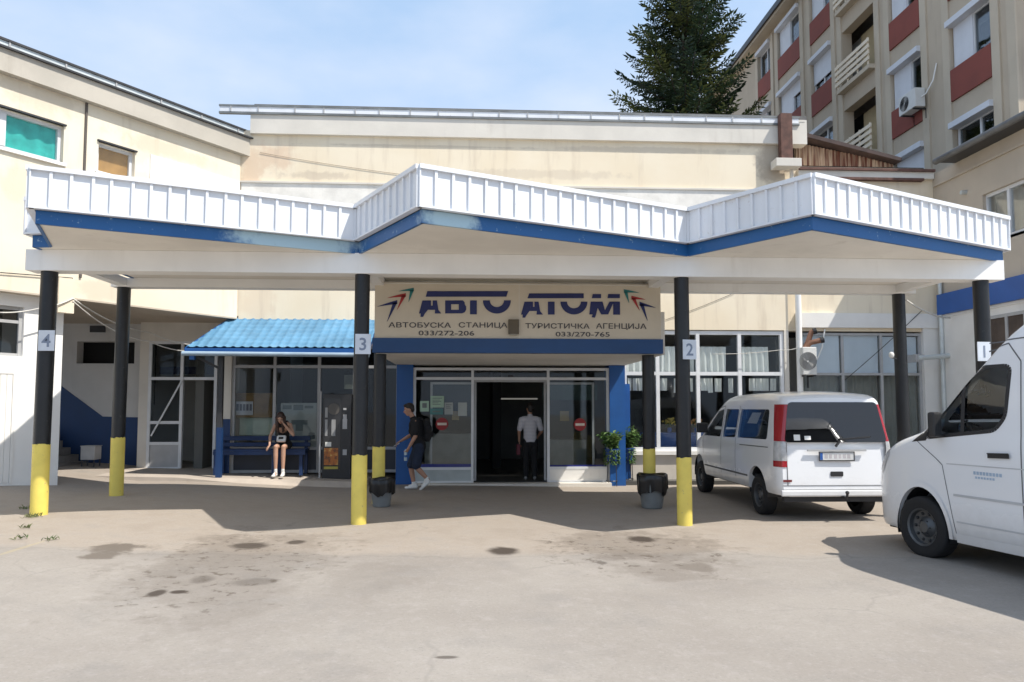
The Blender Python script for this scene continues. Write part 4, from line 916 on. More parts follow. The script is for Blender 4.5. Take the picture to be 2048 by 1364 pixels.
def wheel(parent, x, y, r, w, steer=0, holes=10):
    sg = 1 if y > 0 else -1; M = Matrix.Rotation(steer, 3, 'Z') @ Matrix.Rotation(-pi/2*sg, 3, 'X')      # wheel axis -> outward y
    m = MB(); rr = r*.62
    prof = [(rr,-w/2),(r*.93,-w/2),(r*.985,-w*.42),(r,-w*.30),(r,w*.30),(r*.985,w*.42),(r*.93,w/2),(r*.80,w*.52),(rr,w*.47),(rr*.98,w*.2),(rr*.98,-w*.3),(rr,-w/2)]
    m.lathe(prof, (x, y, r), 40, M); t = m.build('tyre', TYRE, parent, smooth=True, local=True)
    m = MB(); m.lathe([(rr*.99,w*.46),(rr*.9,w*.40),(rr*.86,w*.18),(rr*.55,w*.10),(rr*.42,w*.22),(rr*.30,w*.30),(rr*.28,w*.34),(.001,w*.36)], (x, y, r), 40, M); rim = m.build('rim', RIM, t, smooth=True, local=True)
    h = MB()
    for k in range(holes):
        a = 2*pi*k/holes; c = Vector((x, y, r))+M @ Vector((rr*.71*cos(a), rr*.71*sin(a), w*.165)); h.sphere(c, rr*.085, rr*.085, rr*.085, n=8, m=6)
    for k in range(6):
        a = 2*pi*k/6; c = Vector((x, y, r))+M @ Vector((rr*.36*cos(a), rr*.36*sin(a), w*.27)); h.sphere(c, rr*.045, n=6, m=4)
    h.build('rim_holes', VDARK, rim, local=True); return t
def well_cutter(x, r, y0, y1):
    m = MB(); m.lathe([(r, y0), (r, y1)], (x, 0, 0), 40, Matrix.Rotation(-pi/2, 3, 'X'), close=True); return m
def prism_y(poly, y0, y1):
    m = MB(); m.prism([Vector((x, y0, z)) for x, z in poly], (0, y1-y0, 0)); return m
def prism_x(poly, x0, x1):
    m = MB(); m.prism([Vector((x0, y, z)) for y, z in poly], (x1-x0, 0, 0)); return m
def shifted(m, z):
    for v in m.v: v.z += z
    return m
def rounded(poly, r=.06, n=4):
    o = []; k = len(poly)
    for i in range(k):
        p0, p, p1 = Vector(poly[i-1]), Vector(poly[i]), Vector(poly[(i+1)%k]); a = (p0-p); b = (p1-p); q = min(r, a.length*.4, b.length*.4); a = p+a.normalized()*q; b = p+b.normalized()*q
        for j in range(n+1): t = j/n; o.append(tuple((a*(1-t)+p*t)*(1-t)+(p*(1-t)+b*t)*t))
    return o
def seat(parent, x, y, z, w=.5):
    m = MB(); m.cbox((x,y,z+.08), .5, w, .16); m.cbox((x-.26,y,z+.42), .13, w*.96, .66, Matrix.Rotation(-.2,3,'Y')); m.cbox((x-.36,y,z+.84), .09, .26, .18, Matrix.Rotation(-.15,3,'Y')); m.build('seat', VSEAT, parent, local=True, bevel=.04)

# ------------------------------------------------------------------ high-roofed minibus at the right edge (origin at its front axle)
def build_minibus():
    top = [(-4.92,2.48),(-4.80,2.56),(-4.2,2.60),(-2.5,2.62),(-1.75,2.60),(-1.42,2.52),(-1.12,2.36),(-.72,2.02),(-.35,1.62),(-.08,1.37),(.08,1.29),(.5,1.15),(.74,1.00),(.88,.85),(.97,.70),(1.02,.60),(1.03,.5)]
    plan = [(-4.92,.93),(-4.78,.97),(-4.3,.985),(-.5,.985),(.0,.975),(.4,.945),(.7,.875),(.9,.74),(.98,.64),(1.03,.52)]
    side = [(.2,.955),(.45,.985),(.8,1.0),(1.15,1.0),(1.35,.985),(2.0,.925),(2.45,.875),(2.7,.85)]
    B = Body(top, plan, side, .27, R=.16)
    g0 = onG(1850, 1112); rz = R(101); hd = Vector((cos(rz), sin(rz), 0)); lf = Vector((-sin(rz), cos(rz), 0))
    loc = Vector((g0.x, g0.y, g0.z-.02))-lf*.93
    t = thing('minibus', 'white high-roofed minibus cut off by the right edge, its front wheel in shade', 'minibus', loc, rz)
    xs = [-4.92,-4.86,-4.78,-4.6,-4.2,-3.6,-3,-2.4,-2,-1.75,-1.6,-1.45,-1.3,-1.15,-1.02,-.9,-.76,-.62,-.5,-.38,-.25,-.12,.02,.1,.16,.28,.4,.5,.6,.68,.76,.83,.88,.92,.95,.98,1.0,1.02,1.03]
    win = rounded([(-.14,1.235),(-1.05,1.345),(-1.17,1.50),(-1.21,2.06),(-.84,2.06),(-.66,1.93),(-.14,1.34)], .07)
    w2 = rounded([(-1.62,1.36),(-2.85,1.36),(-2.85,2.06),(-1.62,2.06)], .1); w3 = rounded([(-3.0,1.36),(-4.6,1.36),(-4.6,2.06),(-3.0,2.06)], .1)
    ws = rounded([(-.76,1.42),(.76,1.42),(.70,2.22),(-.70,2.22)], .08)
    cut = [B.loft([-4.84]+xs[3:-12]+[.55], .055, .5), prism_y(win, -2, 2), prism_y(w2, -2, 2), prism_y(w3, -2, 2), prism_x(ws, -1.5, .35)]
    for x in (0, -3.66):
        for s in (1, -1): cut.append(shifted(well_cutter(x, .40, *( (.62,1.3) if s > 0 else (-1.3,-.62))), .33))
    me = boolean(B.loft(xs), cut, [VWHITE]); link('body', me, t)
    m = MB(); m.box(-4.7, .5, -.9, .9, .52, .58); m.box(-4.7, .9, -.62, .62, .22, .5); m.box(-4.6,-.9,-.9,.9,.3,.34); m.build('chassis', VDARK, t, local=True)
    for s in (1, -1):
        for p in (win, w2, w3): B.patch(p, -.012, s).build('side_glass', VGLASS, t, local=True)
    m = MB(); rows = []
    for j in range(9):
        z = 1.40+.86*j/8; xx = min(x for x in [i*.004-1.4 for i in range(420)] if interp(B.top, x)+.01 < z) if z < 2.5 else -1.2
        rows.append([Vector((xx-.0+.10*(0-(y/.78)**2)*.6, y, z)) for y in [(.78-.06*j/8)*(k/5-1) for k in range(11)]])
    m.grid(rows); m.build('windscreen', VGLASS, t, local=True)
    # black surround, mirror triangle, seams, creases
    for s in (1, -1):
        m = MB(); B.line([win[-1]]+win+[win[0]], .045, .002, s, m); B.patch([(.11,1.175),(-.14,1.20),(-.14,1.36),(-.09,1.33)], .004, s, mb=m)
        B.line([(-.64,1.28),(-.64,1.95)], .05, .004, s, m)
        m.build('window_surround', VDARK, t, local=True)
    m = MB()
    for s in (1, -1):
        B.line([(-1.36,.36),(-1.36,1.3),(-1.33,2.1),(-1.18,2.27),(-.80,2.22)], .014, .002, s, m); B.line([(-.44,.62),(-.36,.95),(.02,1.19)], .010, .002, s, m); B.line([(-.44,.62),(-.5,.36)], .01, .002, s, m)
        B.line([(-2.95,.4),(-2.95,2.2)], .012, .002, s, m)
        B.line([(-.8,2.30),(-4.7,2.36)], .012, .002, s, m)
    m.build('panel_seams', SEAM, t, local=True)
    for s in (1, -1):
        m = MB(); B.line([(-4.8,1.0),(-.42,.965)], .009, .003, s, m); B.line([(-4.8,.70),(-.5,.70)], .020, .006, s, m); B.line([(-4.8,.47),(-.52,.47)], .014, .005, s, m); m.build('side_moulding', CREASE, t, local=True)
        for x in (0, -3.66): m = MB(); B.line([(x+.425*cos(a), max(.29, .33+.425*sin(a))) for a in [pi*k/20*1.06-.1 for k in range(21)]], .05, .010, s, m); m.build('wheel_arch_lip', VWHITE, t, local=True)
    for s in (1, -1):
        m = MB(); B.line([(-.98,1.075),(-1.24,1.085)], .045, .02, s, m); B.line([(-.98,1.10),(-1.24,1.11)], .012, .028, s, m); m.build('door_handle', VDARK, t, local=True)
        m = MB(); y = B.w(-.05,1.3)*s
        m.cbox((-.36, y+s*.15, 1.40), .10, .13, .30, Matrix.Rotation(.15*s,3,'Z')); m.cbox((-.36, y+s*.06, 1.28), .08, .16, .07); m.build('mirror', VDARK, t, local=True, bevel=.03)
        m = MB(); B.patch(rounded([(.95,.86),(.87,1.0),(.60,1.10),(.50,1.03),(.70,.80)], .04), .006, s, mb=m); m.build('headlight', CLENS, t, local=True)
        m = MB(); B.patch([(-.50,.27),(-3.2,.27),(-3.2,.36),(-.50,.36)], .006, s, mb=m); m.build('sill_strip', VWHITE, t, local=True)
        m = MB(); B.patch([(-1.46,.60),(-1.54,.60),(-1.54,.67),(-1.46,.67)], .01, s, mb=m); m.build('side_marker', TLIGHT, t, local=True)
        for x in (0, -3.66):
            m = MB(); r = .402; m.add([(x+r*cos(a), s*q, .33+r*sin(a)) for q in (.6,.95) for a in [pi*k/24*1.15-.23 for k in range(25)]], [(k, k+1, 26+k, 25+k) for k in range(24)]); m.build('wheel_arch_liner', VDARK, t, local=True)
    # the small door lettering is too blurred in the photo to read: two lines of pale blue dashes
    d = MB()
    for k in range(9): B.patch([(-.78-.04*k,.895),(-.81-.04*k,.895),(-.81-.04*k,.922),(-.78-.04*k,.922)], .003, 1, 1, 1, d)
    for k in range(7): B.patch([(-.80-.036*k,.862),(-.826-.036*k,.862),(-.826-.036*k,.88),(-.80-.036*k,.88)], .003, 1, 1, 1, d)
    d.build('door_lettering', paint('pale blue lettering', (.36,.46,.58), .5), t, local=True)
    m = MB(); m.box(.08,.5,-.85,.85,.95,1.16); m.cbox((-.02,0,1.16), .4, 1.7, .16); m.build('dashboard', VINT, t, local=True, bevel=.03)
    m = MB(); a = Matrix.Rotation(-.9,3,'Y'); m.lathe([(.20,-.012),(.215,0),(.20,.012),(.185,0),(.20,-.012)], (-.28,.42,1.26), 28, a); m.tube([(-.28,.42,1.26),(-.05,.42,1.12)], .03, 8); m.cbox((-.28,.42,1.26), .36, .05, .03, a); m.build('steering_wheel', VINT, t, local=True, smooth=True)
    seat(t, -.72, .45, .78); seat(t, -.72, -.45, .78)
    for x in (-2.0, -2.9, -3.8):
        for y in (.55, -.55): seat(t, x, y, .78, .8)
    ZM = [(0,0),(.3,.3),(.45,.48),(1.0,1.2),(1.24,1.45),(2.06,2.24),(2.62,2.89),(3,3.3)]
    for o in t.children:
        for v in o.data.vertices:
            v.co.z = interp(ZM, v.co.z)
        o.data.update()
    for x, y in ((0,.86),(0,-.86),(-3.66,.86),(-3.66,-.86)): wheel(t, x, y, .365, .225)
build_minibus()

# ------------------------------------------------------------------ white people carrier seen from behind (origin at its rear axle)
def build_carrier():
    H = 1.93
    top = [(-.86,H-.12),(-.8,H-.07),(-.6,H-.03),(0,H),(1.2,H-.01),(1.75,H-.05),(2.1,H-.20),(2.55,1.48),(2.95,1.20),(3.1,1.13),(3.5,1.05),(3.8,.92),(3.93,.78),(4.0,.6),(4.02,.5)]
    plan = [(-.86,.86),(-.82,.90),(-.72,.935),(-.5,.95),(2.6,.95),(3.2,.93),(3.6,.86),(3.85,.74),(3.98,.6),(4.02,.5)]
    side = [(.15,.93),(.4,.985),(.75,1.0),(1.1,.985),(1.3,.95),(1.6,.895),(1.95,.83)]
    B = Body(top, plan, side, .30, rear_tilt=(-.2,1.10,.16), R=.11)
    c = Vector((5.70, 12.0, 0)); c.z = gz(5.5); rz = R(89.5)
    t = thing('people_carrier', 'white people carrier with red tail lamps parked nose to the station under the roof', 'van', c, rz)
    xs = [-.86,-.84,-.81,-.77,-.72,-.64,-.5,-.3,0,.4,.8,1.2,1.5,1.75,1.9,2.1,2.25,2.4,2.55,2.7,2.82,2.95,3.02,3.1,3.3,3.5,3.65,3.8,3.87,3.93,3.97,4.0,4.02]
    w1 = rounded([(-.42,1.17),(.95,1.15),(.95,1.66),(-.36,1.66)], .07); w2 = rounded([(1.02,1.15),(1.72,1.13),(1.72,1.66),(1.02,1.66)], .05); w3 = rounded([(1.82,1.13),(2.86,1.12),(2.72,1.22),(2.12,1.62),(1.82,1.66)], .05)
    rw = rounded([(-.79,1.17),(.79,1.17),(.69,1.74),(-.69,1.74)], .06)
    ws = rounded([(-.74,1.24),(.74,1.24),(.64,1.68),(-.64,1.68)], .06)
    cut = [B.loft([-.80,-.74]+xs[5:-8]+[3.3], .05, .5), prism_x(rw, -1.2, -.4), prism_x(ws, 1.9, 3.1)] + [prism_y(w, -2, 2) for w in (w1, w2, w3)]
    for x in (0, 3.2):
        for s in (1, -1): cut.append(shifted(well_cutter(x, .385, *((.62,1.3) if s > 0 else (-1.3,-.62))), .33))
    me = boolean(B.loft(xs), cut, [VWHITE]); link('body', me, t)
    m = MB(); m.box(-.7, 3.4, -.85, .85, .5, .56); m.box(-.6, 3.7, -.6, .6, .22, .5); m.build('chassis', VDARK, t, local=True)
    for s in (1, -1):
        for p in (w1, w2, w3): B.patch(p, -.01, s).build('side_glass', VGLASS, t, local=True)
    XR = -.86
    def rear(y, z, o=.004): return B.tilt(Vector((XR, y, z)))-Vector((o, 0, 0))
    def rpoly(poly, o, d=.006): 
        m = MB(); m.prism([rear(y, z, o) for y, z in poly], (-d, 0, 0)); return m
    m = rpoly(rounded([(-.82,1.145),(.82,1.145),(.715,1.775),(-.715,1.775)], .07), .002, .012); m.build('rear_window', glass('tinted rear glass', (.14,.15,.16), .1, refl=1.7), t, local=True)
    m = MB(); rows = []
    for j in range(7):
        z = 1.22+.5*j/6; xx = max(x for x in [i*.005+1.6 for i in range(300)] if interp(B.top, x)+.01 > z); rows.append([Vector((xx, y, z)) for y in [(.76-.1*j/6)*(k/4-1) for k in range(9)]])
    m.grid(rows); m.build('windscreen', VGLASS, t, local=True)
    # lamps wrap round the rear corners
    for s in (1, -1):
        o = []
        for nm, z0, z1, mt in (('tail_lamp', 1.16, 1.74, TLIGHT), ('reversing_lamp', .86, 1.155, CLENS), ('brake_lamp', .76, .855, TLIGHT)):
            rows = []
            for j in range(9):
                z = z0+(z1-z0)*j/8; f = max(0,(z-1.16)/.58); r = []
                yi = (.80-.09*f) if z > 1.0 else .79
                r.append(Vector(B.tilt(Vector((XR-.008, s*(yi-.0), z))))); r.append(B.tilt(Vector((XR-.010, s*min(B.w(-.86,z)-.004, yi+.05), z))))
                for x in (-.862,-.835,-.79,-.73-.0+.05*f, -.70+.1*f): r.append(B.tilt(Vector((x-.004 if x < -.84 else x, s*(B.w(x, z)+.007), z))))
                rows.append(r)
            m = MB(); m.grid(rows, flip=s > 0); m.build(nm, mt, t, smooth=True, local=True)
        m = MB(); m.add([rear(s*y, z, .012) for y, z in ((.72,.53),(.86,.53),(.86,.565),(.72,.565))], [(0,1,2,3)]); m.build('reflector', paint('dull red reflector', (.16,.03,.03), .3), t, local=True)
        m = MB(); y = B.w(2.6,1.2)*s; m.cbox((2.62, y+s*.12, 1.28), .10, .22, .2); m.build('mirror', VDARK, t, local=True, bevel=.03)
        m = MB(); B.line([(.98,.45),(.98,1.72)], .012, .002, s, m); B.line([(1.77,.45),(1.77,1.72),(2.1,1.68)], .012, .002, s, m); B.line([(2.86,.75),(2.9,1.08),(2.7,1.26)], .012, .002, s, m); B.line([(-.5,1.05),(.95,1.03)], .016, .002, s, m); B.line([(.4,.52),(2.8,.52)], .03, .004, s, m)
        m.build('panel_seams', SEAM, t, local=True)
        m = MB(); B.line([(.9,1.02),(.72,1.02)], .04, .02, s, m); B.line([(1.9,1.02),(1.72,1.02)], .04, .02, s, m); m.build('door_handle', VWHITE, t, local=True)
        for x in (0, 3.2):
            m = MB(); r = .387; m.add([(x+r*cos(a), s*q, .33+r*sin(a)) for q in (.6,.92) for a in [pi*k/24*1.15-.23 for k in range(25)]], [(k, k+1, 26+k, 25+k) for k in range(24)]); m.build('wheel_arch_liner', VDARK, t, local=True)
    # tailgate furniture
    m = rpoly(rounded([(-.47,1.005),(.47,1.005),(.47,1.035),(-.47,1.035)], .01), .006, .03); m.build('grip_bar', ALUG, t, local=True)
    pl = rpoly([(-.27,.87),(.27,.87),(.27,.985),(-.27,.985)], .008, .012).build('number_plate', paint('number plate', (.70,.70,.68), .5), t, local=True)
    m = MB()
    for a, b in (((-.285,.855),(.285,.868)),((-.285,.987),(.285,1.0)),((-.285,.868),(-.272,.987)),((.272,.868),(.285,.987))): m.prism([rear(y, z, .012) for y, z in ((a[0],a[1]),(b[0],a[1]),(b[0],b[1]),(a[0],b[1]))], (-.012,0,0))
    m.build('plate_frame', VDARK, pl, local=True)
    m = MB(); m.prism([rear(y, z, .021) for y, z in ((.225,.872),(.268,.872),(.268,.983),(.225,.983))], (-.002,0,0)); m.build('plate_band', BLUE, pl, local=True); m = MB()
    for k, (y, w) in enumerate(((.17,.05),(.10,.045),(.02,.05),(-.05,.04),(-.12,.05),(-.19,.05))): m.prism([rear(y+q, z, .021) for q, z in ((-w/2,.895),(w/2,.895),(w/2,.96),(-w/2,.96))], (-.001,0,0))
    m.build('plate_smudges', paint('blurred plate print', (.50,.47,.48), .6), pl, local=True)
    m = rpoly(rounded([(-.10,.615),(.10,.615),(.10,.69),(-.10,.69)], .015), .003, .008); m.build('tailgate_handle', VDARK, t, local=True)
    m = MB()
    for z, w in ((.40,.012),(.47,.008)): m.prism([rear(y, z+q, .002) for y, q in ((-.86,0),(.86,0),(.86,w),(-.86,w))], (-.004,0,0))
    for s in (1, -1): m.prism([rear(s*y, z, .002) for y, z in ((.775,.47),(.787,.47),(.80,1.14),(.788,1.14))], (-.004,0,0))
    m.build('tailgate_seam', SEAM, t, local=True)
    m = MB(); m.prism([rear(y, z, .0) for y, z in ((-.90,.31),(.90,.31),(.90,.405),(-.90,.405))], (-.05,0,0)); m.build('bumper', VWHITE, t, local=True, bevel=.02)
    m = MB(); m.prism([rear(y, z, -.1) for y, z in ((-.84,.22),(.84,.22),(.84,.31),(-.84,.31))], (-.09,0,0)); m.build('bumper_skirt', VDARK, t, local=True)
    m = MB(); m.tube([(-.8,-.08,.30),(-1.0,-.08,.30),(-1.02,-.08,.36)], .02, 8); m.sphere((-1.02,-.08,.38), .03); m.build('tow_hitch', VDARK, t, local=True, smooth=True)
    m = MB(); a = rear(-.02,1.10,.03); m.bar(rear(.02,1.08,.03), rear(-.05,1.17,.04), .03); m.bar(rear(-.05,1.19,.03), rear(-.55,1.23,.03), .022); m.build('rear_wiper', VDARK, t, local=True)
    m = MB()
    for y, z, w, h in ((.62,1.22,.10,.09),(.45,1.215,.10,.06)): m.prism([rear(y+dy, z+dz, .018) for dy, dz in ((-w/2,-h/2),(w/2,-h/2),(w/2,h/2),(-w/2,h/2))], (-.002,0,0))
    m.build('window_sticker', PAPER, t, local=True)
    m = MB(); m.cbox((2.65,0,1.05), .5, 1.6, .2); m.build('dashboard', VINT, t, local=True, bevel=.03)
    for y in (.45,-.45): seat(t, 1.75, y, .72)
    for x in (.75, -.1): seat(t, x, 0, .66, 1.5)
    m = MB(); B.patch([(.80,1.41),(.35,1.41),(.22,1.6),(.62,1.6)], -.10, 1, mb=m); m.build('window_patch', PAPER, t, local=True)  # slanted pale sheet just inside the left side window
    m = MB(); m.box(-.7,1.0,-.6,.6,1.68,1.72); m.build('headlining', VSEAT, t, local=True)
    for o in t.children: o.location.z += .09
    for x, y in ((0,.82),(0,-.82),(3.2,.82),(3.2,-.82)): wheel(t, x, y, .325, .21)
build_carrier()
# ================================================================== awning, bench, drinks machine in front of the waiting room
def build_awning():
    YA = 15.65; a = onY(456,641,Y0); b = onY(372,697,YA); xr = onY(752,641,Y0).x; xr2 = xr+.05
    t = thing('awning', 'blue tile-patterned metal awning over the waiting room windows', 'awning', (a.x, YA, 0))
    t.location = (b.x, YA, 2.6)
    m = MB(); rows = []; nr = 7*6; nc = 150
    for j in range(nr+1):
        f = j/nr; y = YA+(Y0-YA)*f; z = b.z+(a.z-b.z)*f; xl = b.x+(a.x-b.x)*f; xe = xr2; step = (f*7) % 1.0
        row = []
        for i in range(nc+1):
            x = xl+(xe-xl)*i/nc; ph = x/.19*2*pi
            row.append((x, y, z+.022*max(0, sin(ph))**.7+.035*(1-step) if sin(ph) > 0 else z+.035*(1-step)))
        rows.append(row)
    m.grid(rows); m.build('roof', paint('light blue roof tiles', (.095,.24,.385), .6, .2, 1.6, spec=.4, bump=.05, streak=.3, dirt=(.30,.36,.40)), t, smooth='all')
    m = MB(); m.prism([(b.x,YA+.02,b.z-.03),(xr2,YA+.02,b.z-.03),(xr2,Y0,a.z-.03),(a.x,Y0,a.z-.03)], (0,0,-.03)); m.build('underside', NAVY, t)
    m = MB(); m.box(b.x-.02, xr2, YA-.03, YA+.01, b.z-.10, b.z+.012); m.build('fascia', BLUEC, t)
    m = MB(); m.prism([(b.x-.0,YA+.01,b.z-.1),(b.x,YA+.01,b.z+.02),(a.x,Y0,a.z+.02),(a.x,Y0,a.z-.1)], (-.03,0,0)); m.build('fascia', BLUEC, t)
    m = MB(); m.tube([(b.x-.05,YA-.07,b.z-.11),(xr2,YA-.07,b.z-.13)], .05, 10); m.build('gutter', paint('pale gutter', (.30,.40,.50), .5), t, smooth=True)
    px = onY(441,800,YA+.35).x
    m = MB(); m.box(px-.05, px+.05, YA+.3, YA+.4, 1.1, b.z+.1); p = m.build('post', DARKM, t); m = MB(); m.box(px-.055, px+.055, YA+.295, YA+.405, .02, 1.12); m.build('painted_base', NAVY, p)
    m = MB(); m.bar((px,YA+.35,b.z-.42),(b.x+.05,YA+.1,b.z-.1), .05); m.build('brace', DARKM, t)
    c = onY(386,712,YA); m = MB(); m.cbox((c.x, YA-.02, c.z), .10, .10, .16); m.build('gutter_outlet', BLUEC, t)
build_awning()
BENCH = paint('dark blue bench paint', (.006,.028,.10), .55, .2, 4, bump=.1, chips=((.05,.06,.08), .5))
def build_bench():
    YB = 16.3; x0, x1 = XY(428,YB), XY(612,YB); g = .055
    t = thing('bench', 'long blue wooden bench under the awning where the girl sits', 'bench', ((x0+x1)/2, YB, g))
    zs = ZY(520,899,YB)
    for k in range(3): m = MB(); m.box(x0, x1, YB+.02+k*.14, YB+.145+k*.14, zs-.04, zs); m.build('seat', BENCH, t, bevel=.006)
    for z0, z1 in ((ZY(520,893,YB+.5), ZY(520,885,YB+.5)), (ZY(520,881,YB+.5), ZY(520,872,YB+.5))): m = MB(); m.box(x0, x1, YB+.49, YB+.53, z0, z1); m.build('backrest', BENCH, t, bevel=.006)
    m = MB(); m.box(x0, x1, YB+.015, YB+.04, zs-.12, zs-.042); m.build('apron', BENCH, t)
    for x in (x0+.04, (x0+x1)/2+.3, x1-.1):
        m = MB(); m.box(x-.035, x+.035, YB+.045, YB+.11, g, zs-.041); m.box(x-.035, x+.035, YB+.53, YB+.58, g, ZY(520,872,YB+.5)); m.box(x-.03, x+.03, YB+.12, YB+.52, zs-.115, zs-.045); m.build('leg', BENCH, t)
build_bench()
def build_machine():
    YM = 16.35; x0, x1 = XY(646,YM), XY(703,YM); z0, z1 = gz(-3.3)+.07, ZY(670,788,YM); d = .6
    t = thing('vending_machine', 'tall black drinks vending machine standing beside the blue bench', 'vending machine', ((x0+x1)/2, YM, z0)); w = x1-x0
    m = MB(); m.box(x0, x1, YM, YM+d, z0+.04, z1); m.box(x0+.04, x1-.04, YM+.05, YM+d-.05, z0, z0+.04); m.build('cabinet', paint('black machine enamel', (.018,.018,.02), .35, .2, 5), t, bevel=.012)
    def u(px): return XY(px, YM)
    def v(py): return ZY(670, py, YM)
    def panel(nm, a, b, c, dd, mt, th=.012): m = MB(); m.box(u(a), u(b), YM-th, YM, v(dd), v(c)); return m.build(nm, mt, t)
    panel('display_window', 649, 682, 797, 938, paint('display black', (.03,.03,.032), .2), .006)
    for (a, b, c, dd) in ((651,656,839,872),(664,672,839,872),(651,656,815,835)): panel('selection_strip', a, b, c, dd, paint('steel selection strip', (.32,.32,.32), .4), .014)
    panel('price_label', 652, 664, 884, 893, PAPER, .014)
    panel('picture_panel', 650, 678, 896, 930, pic_mat(), .012); panel('yellow_strip', 650, 678, 933, 938, paint('yellow strip', (.42,.36,.06), .5), .012)
    for (a, b, c, dd) in ((687,694,829,838),(686,695,838,858),(687,695,899,910),(687,693,816,820)): panel('coin_slot', a, b, c, dd, paint('steel plate', (.45,.45,.46), .35), .014)
    m = MB(); m.cbox(((u(660)), YM-.004, v(815)), .02, .02, .02); m.lathe([(.0,-.004),(.13,-.004),(.13,.004)], (u(668), YM-.012, v(818)), 28, Matrix.Rotation(pi/2,3,'X')); m.build('round_emblem', paint('dim grey print', (.12,.11,.10), .5), t)
    for x in (x0-.06, x1+.05): m = MB(); m.box(x-.018, x+.018, YM+.04, YM+.09, z0, z1+.06); m.build('side_rail', ALUG, t)
def pic_mat():
    t = NT('printed snack picture'); n = t.noise(t.pos(), 11, 4, .7); c = t.mix(t.ramp(n, .35, .5), (.10,.04,.02), (.42,.13,.02)); c = t.mix(t.ramp(n, .55, .68), c, (.62,.42,.12)); t.bsdf(c, .4); return t.m
build_machine()

# ------------------------------------------------------------------ notices, posters and stickers on the glass
def notice(name, px0, px1, py0, py1, Y, mat, lab, cat, group=None, marks=None):
    a, b = onY(px0, py1, Y), onY(px1, py0, Y); c = ((a.x+b.x)/2, Y, (a.z+b.z)/2); t = thing(name, lab, cat, c, 0, group)
    m = MB(); m.box(a.x, b.x, Y, Y+.004, a.z, b.z); m.build('sheet', mat, t)
    if marks:
        m = MB()
        for (u0, v0, u1, v1) in marks: m.box(a.x+(b.x-a.x)*u0, a.x+(b.x-a.x)*u1, Y-.003, Y, a.z+(b.z-a.z)*v0, a.z+(b.z-a.z)*v1)
        m.build('print', paint('grey print', (.17,.19,.19), .7), t)
    return t
YG = YP+.03
LN = [(.15,.78,.85,.84),(.15,.62,.7,.67),(.15,.5,.8,.55),(.15,.38,.6,.43),(.15,.25,.75,.3)]
pale = paint('pale green paper', (.40,.55,.42), .7); grey = paint('greyish paper', (.40,.43,.41), .7)
notice('paper_notice', 840, 858, 802, 823, YG, pale, 'pale green notice on the left entrance glass, lowest at the left', 'notice', 'paper notices on the entrance glass', [(.25,.35,.75,.8)])
notice('paper_notice', 861, 888, 792, 815, YG, pale, 'widest green notice, placed highest on the left entrance glass', 'notice', 'paper notices on the entrance glass', LN)
notice('paper_notice', 889, 906, 805, 829, YG, grey, 'white notice above and right of the no entry disc', 'notice', 'paper notices on the entrance glass', LN[:3])
notice('paper_notice', 916, 934, 805, 832, YG, grey, 'plain white notice nearest the dark doorway', 'notice', 'paper notices on the entrance glass', [])
notice('paper_notice', 860, 886, 817, 829, YG, paint('teal paper', (.10,.25,.24), .7), 'teal notice strip under the highest green notice', 'notice', 'paper notices on the entrance glass', [(.2,.4,.8,.6)])
def disc(px, py, lab):
    c = onY(px, py, YG-.004); t = thing('no_entry_sticker', lab, 'sign', c, 0, 'no entry discs on the entrance glass'); M = Matrix.Rotation(pi/2, 3, 'X')
    m = MB(); m.lathe([(.001,-.003),(.142,-.003),(.142,.003),(.001,.003)], (0,0,0), 36, M); m.build('disc', paint('sign red', (.32,.02,.02), .5), t, local=True)
    m = MB(); m.box(-.105,.105,-.007,-.003,-.028,.028); m.build('bar', paint('sign white', (.70,.60,.50), .5), t, local=True)
disc(884, 848, 'red no entry disc on the left entrance glass below the notices'); disc(1160, 849, 'red no entry disc on the right entrance glass')
YK = Y0+.085
t = notice('poster', 468, 545, 786, 835, YK+.12, paint('brown cardboard', (.21,.13,.055), .8, .2, 4), 'brown cardboard poster behind the first waiting room pane', 'poster')
a, b = onY(468,830,YK+.1), onY(506,803,YK+.1); m = MB(); m.box(a.x, b.x, YK+.10, YK+.112, a.z, b.z); lb = m.build('white_label', paint('label paper', (.50,.50,.52), .7), t)
m = MB()
for k in range(5): m.box(a.x+.05+k*.075, a.x+.105+k*.075, YK+.097, YK+.099, a.z+.10, b.z-.06)
m.build('print', paint('dull label print', (.14,.14,.17), .7), lb)
t = notice('poster', 560, 634, 806, 896, YK+.12, paint('faded poster paper', (.38,.40,.38), .8, .12, 3), 'large faded pale poster in the pane behind the seated girl', 'poster', None, [(.05,.86,.3,.95),(.35,.84,.62,.96),(.66,.88,.9,.94),(.3,.52,.75,.62),(.42,.38,.62,.52),(.1,.3,.25,.4),(.78,.2,.95,.34)])
notice('wall_cabinet', 688, 712, 750, 778, Y0+.3, paint('dim meter cabinet', (.14,.15,.12), .7), 'dim grey cabinet hung high behind the glass above the vending machine', 'cabinet')
t = notice('round_clock', 1120, 1138, 822, 842, 18.3, paint('pale orange paper', (.45,.32,.14), .7), 'pale orange card hanging inside the right entrance glass', 'card'); t.name = 'hanging_card'
t = notice('hanging_card', 904, 918, 822, 840, YP+.25, paint('pale orange paper', (.45,.32,.14), .7), 'small orange card hanging inside the left entrance glass', 'card')

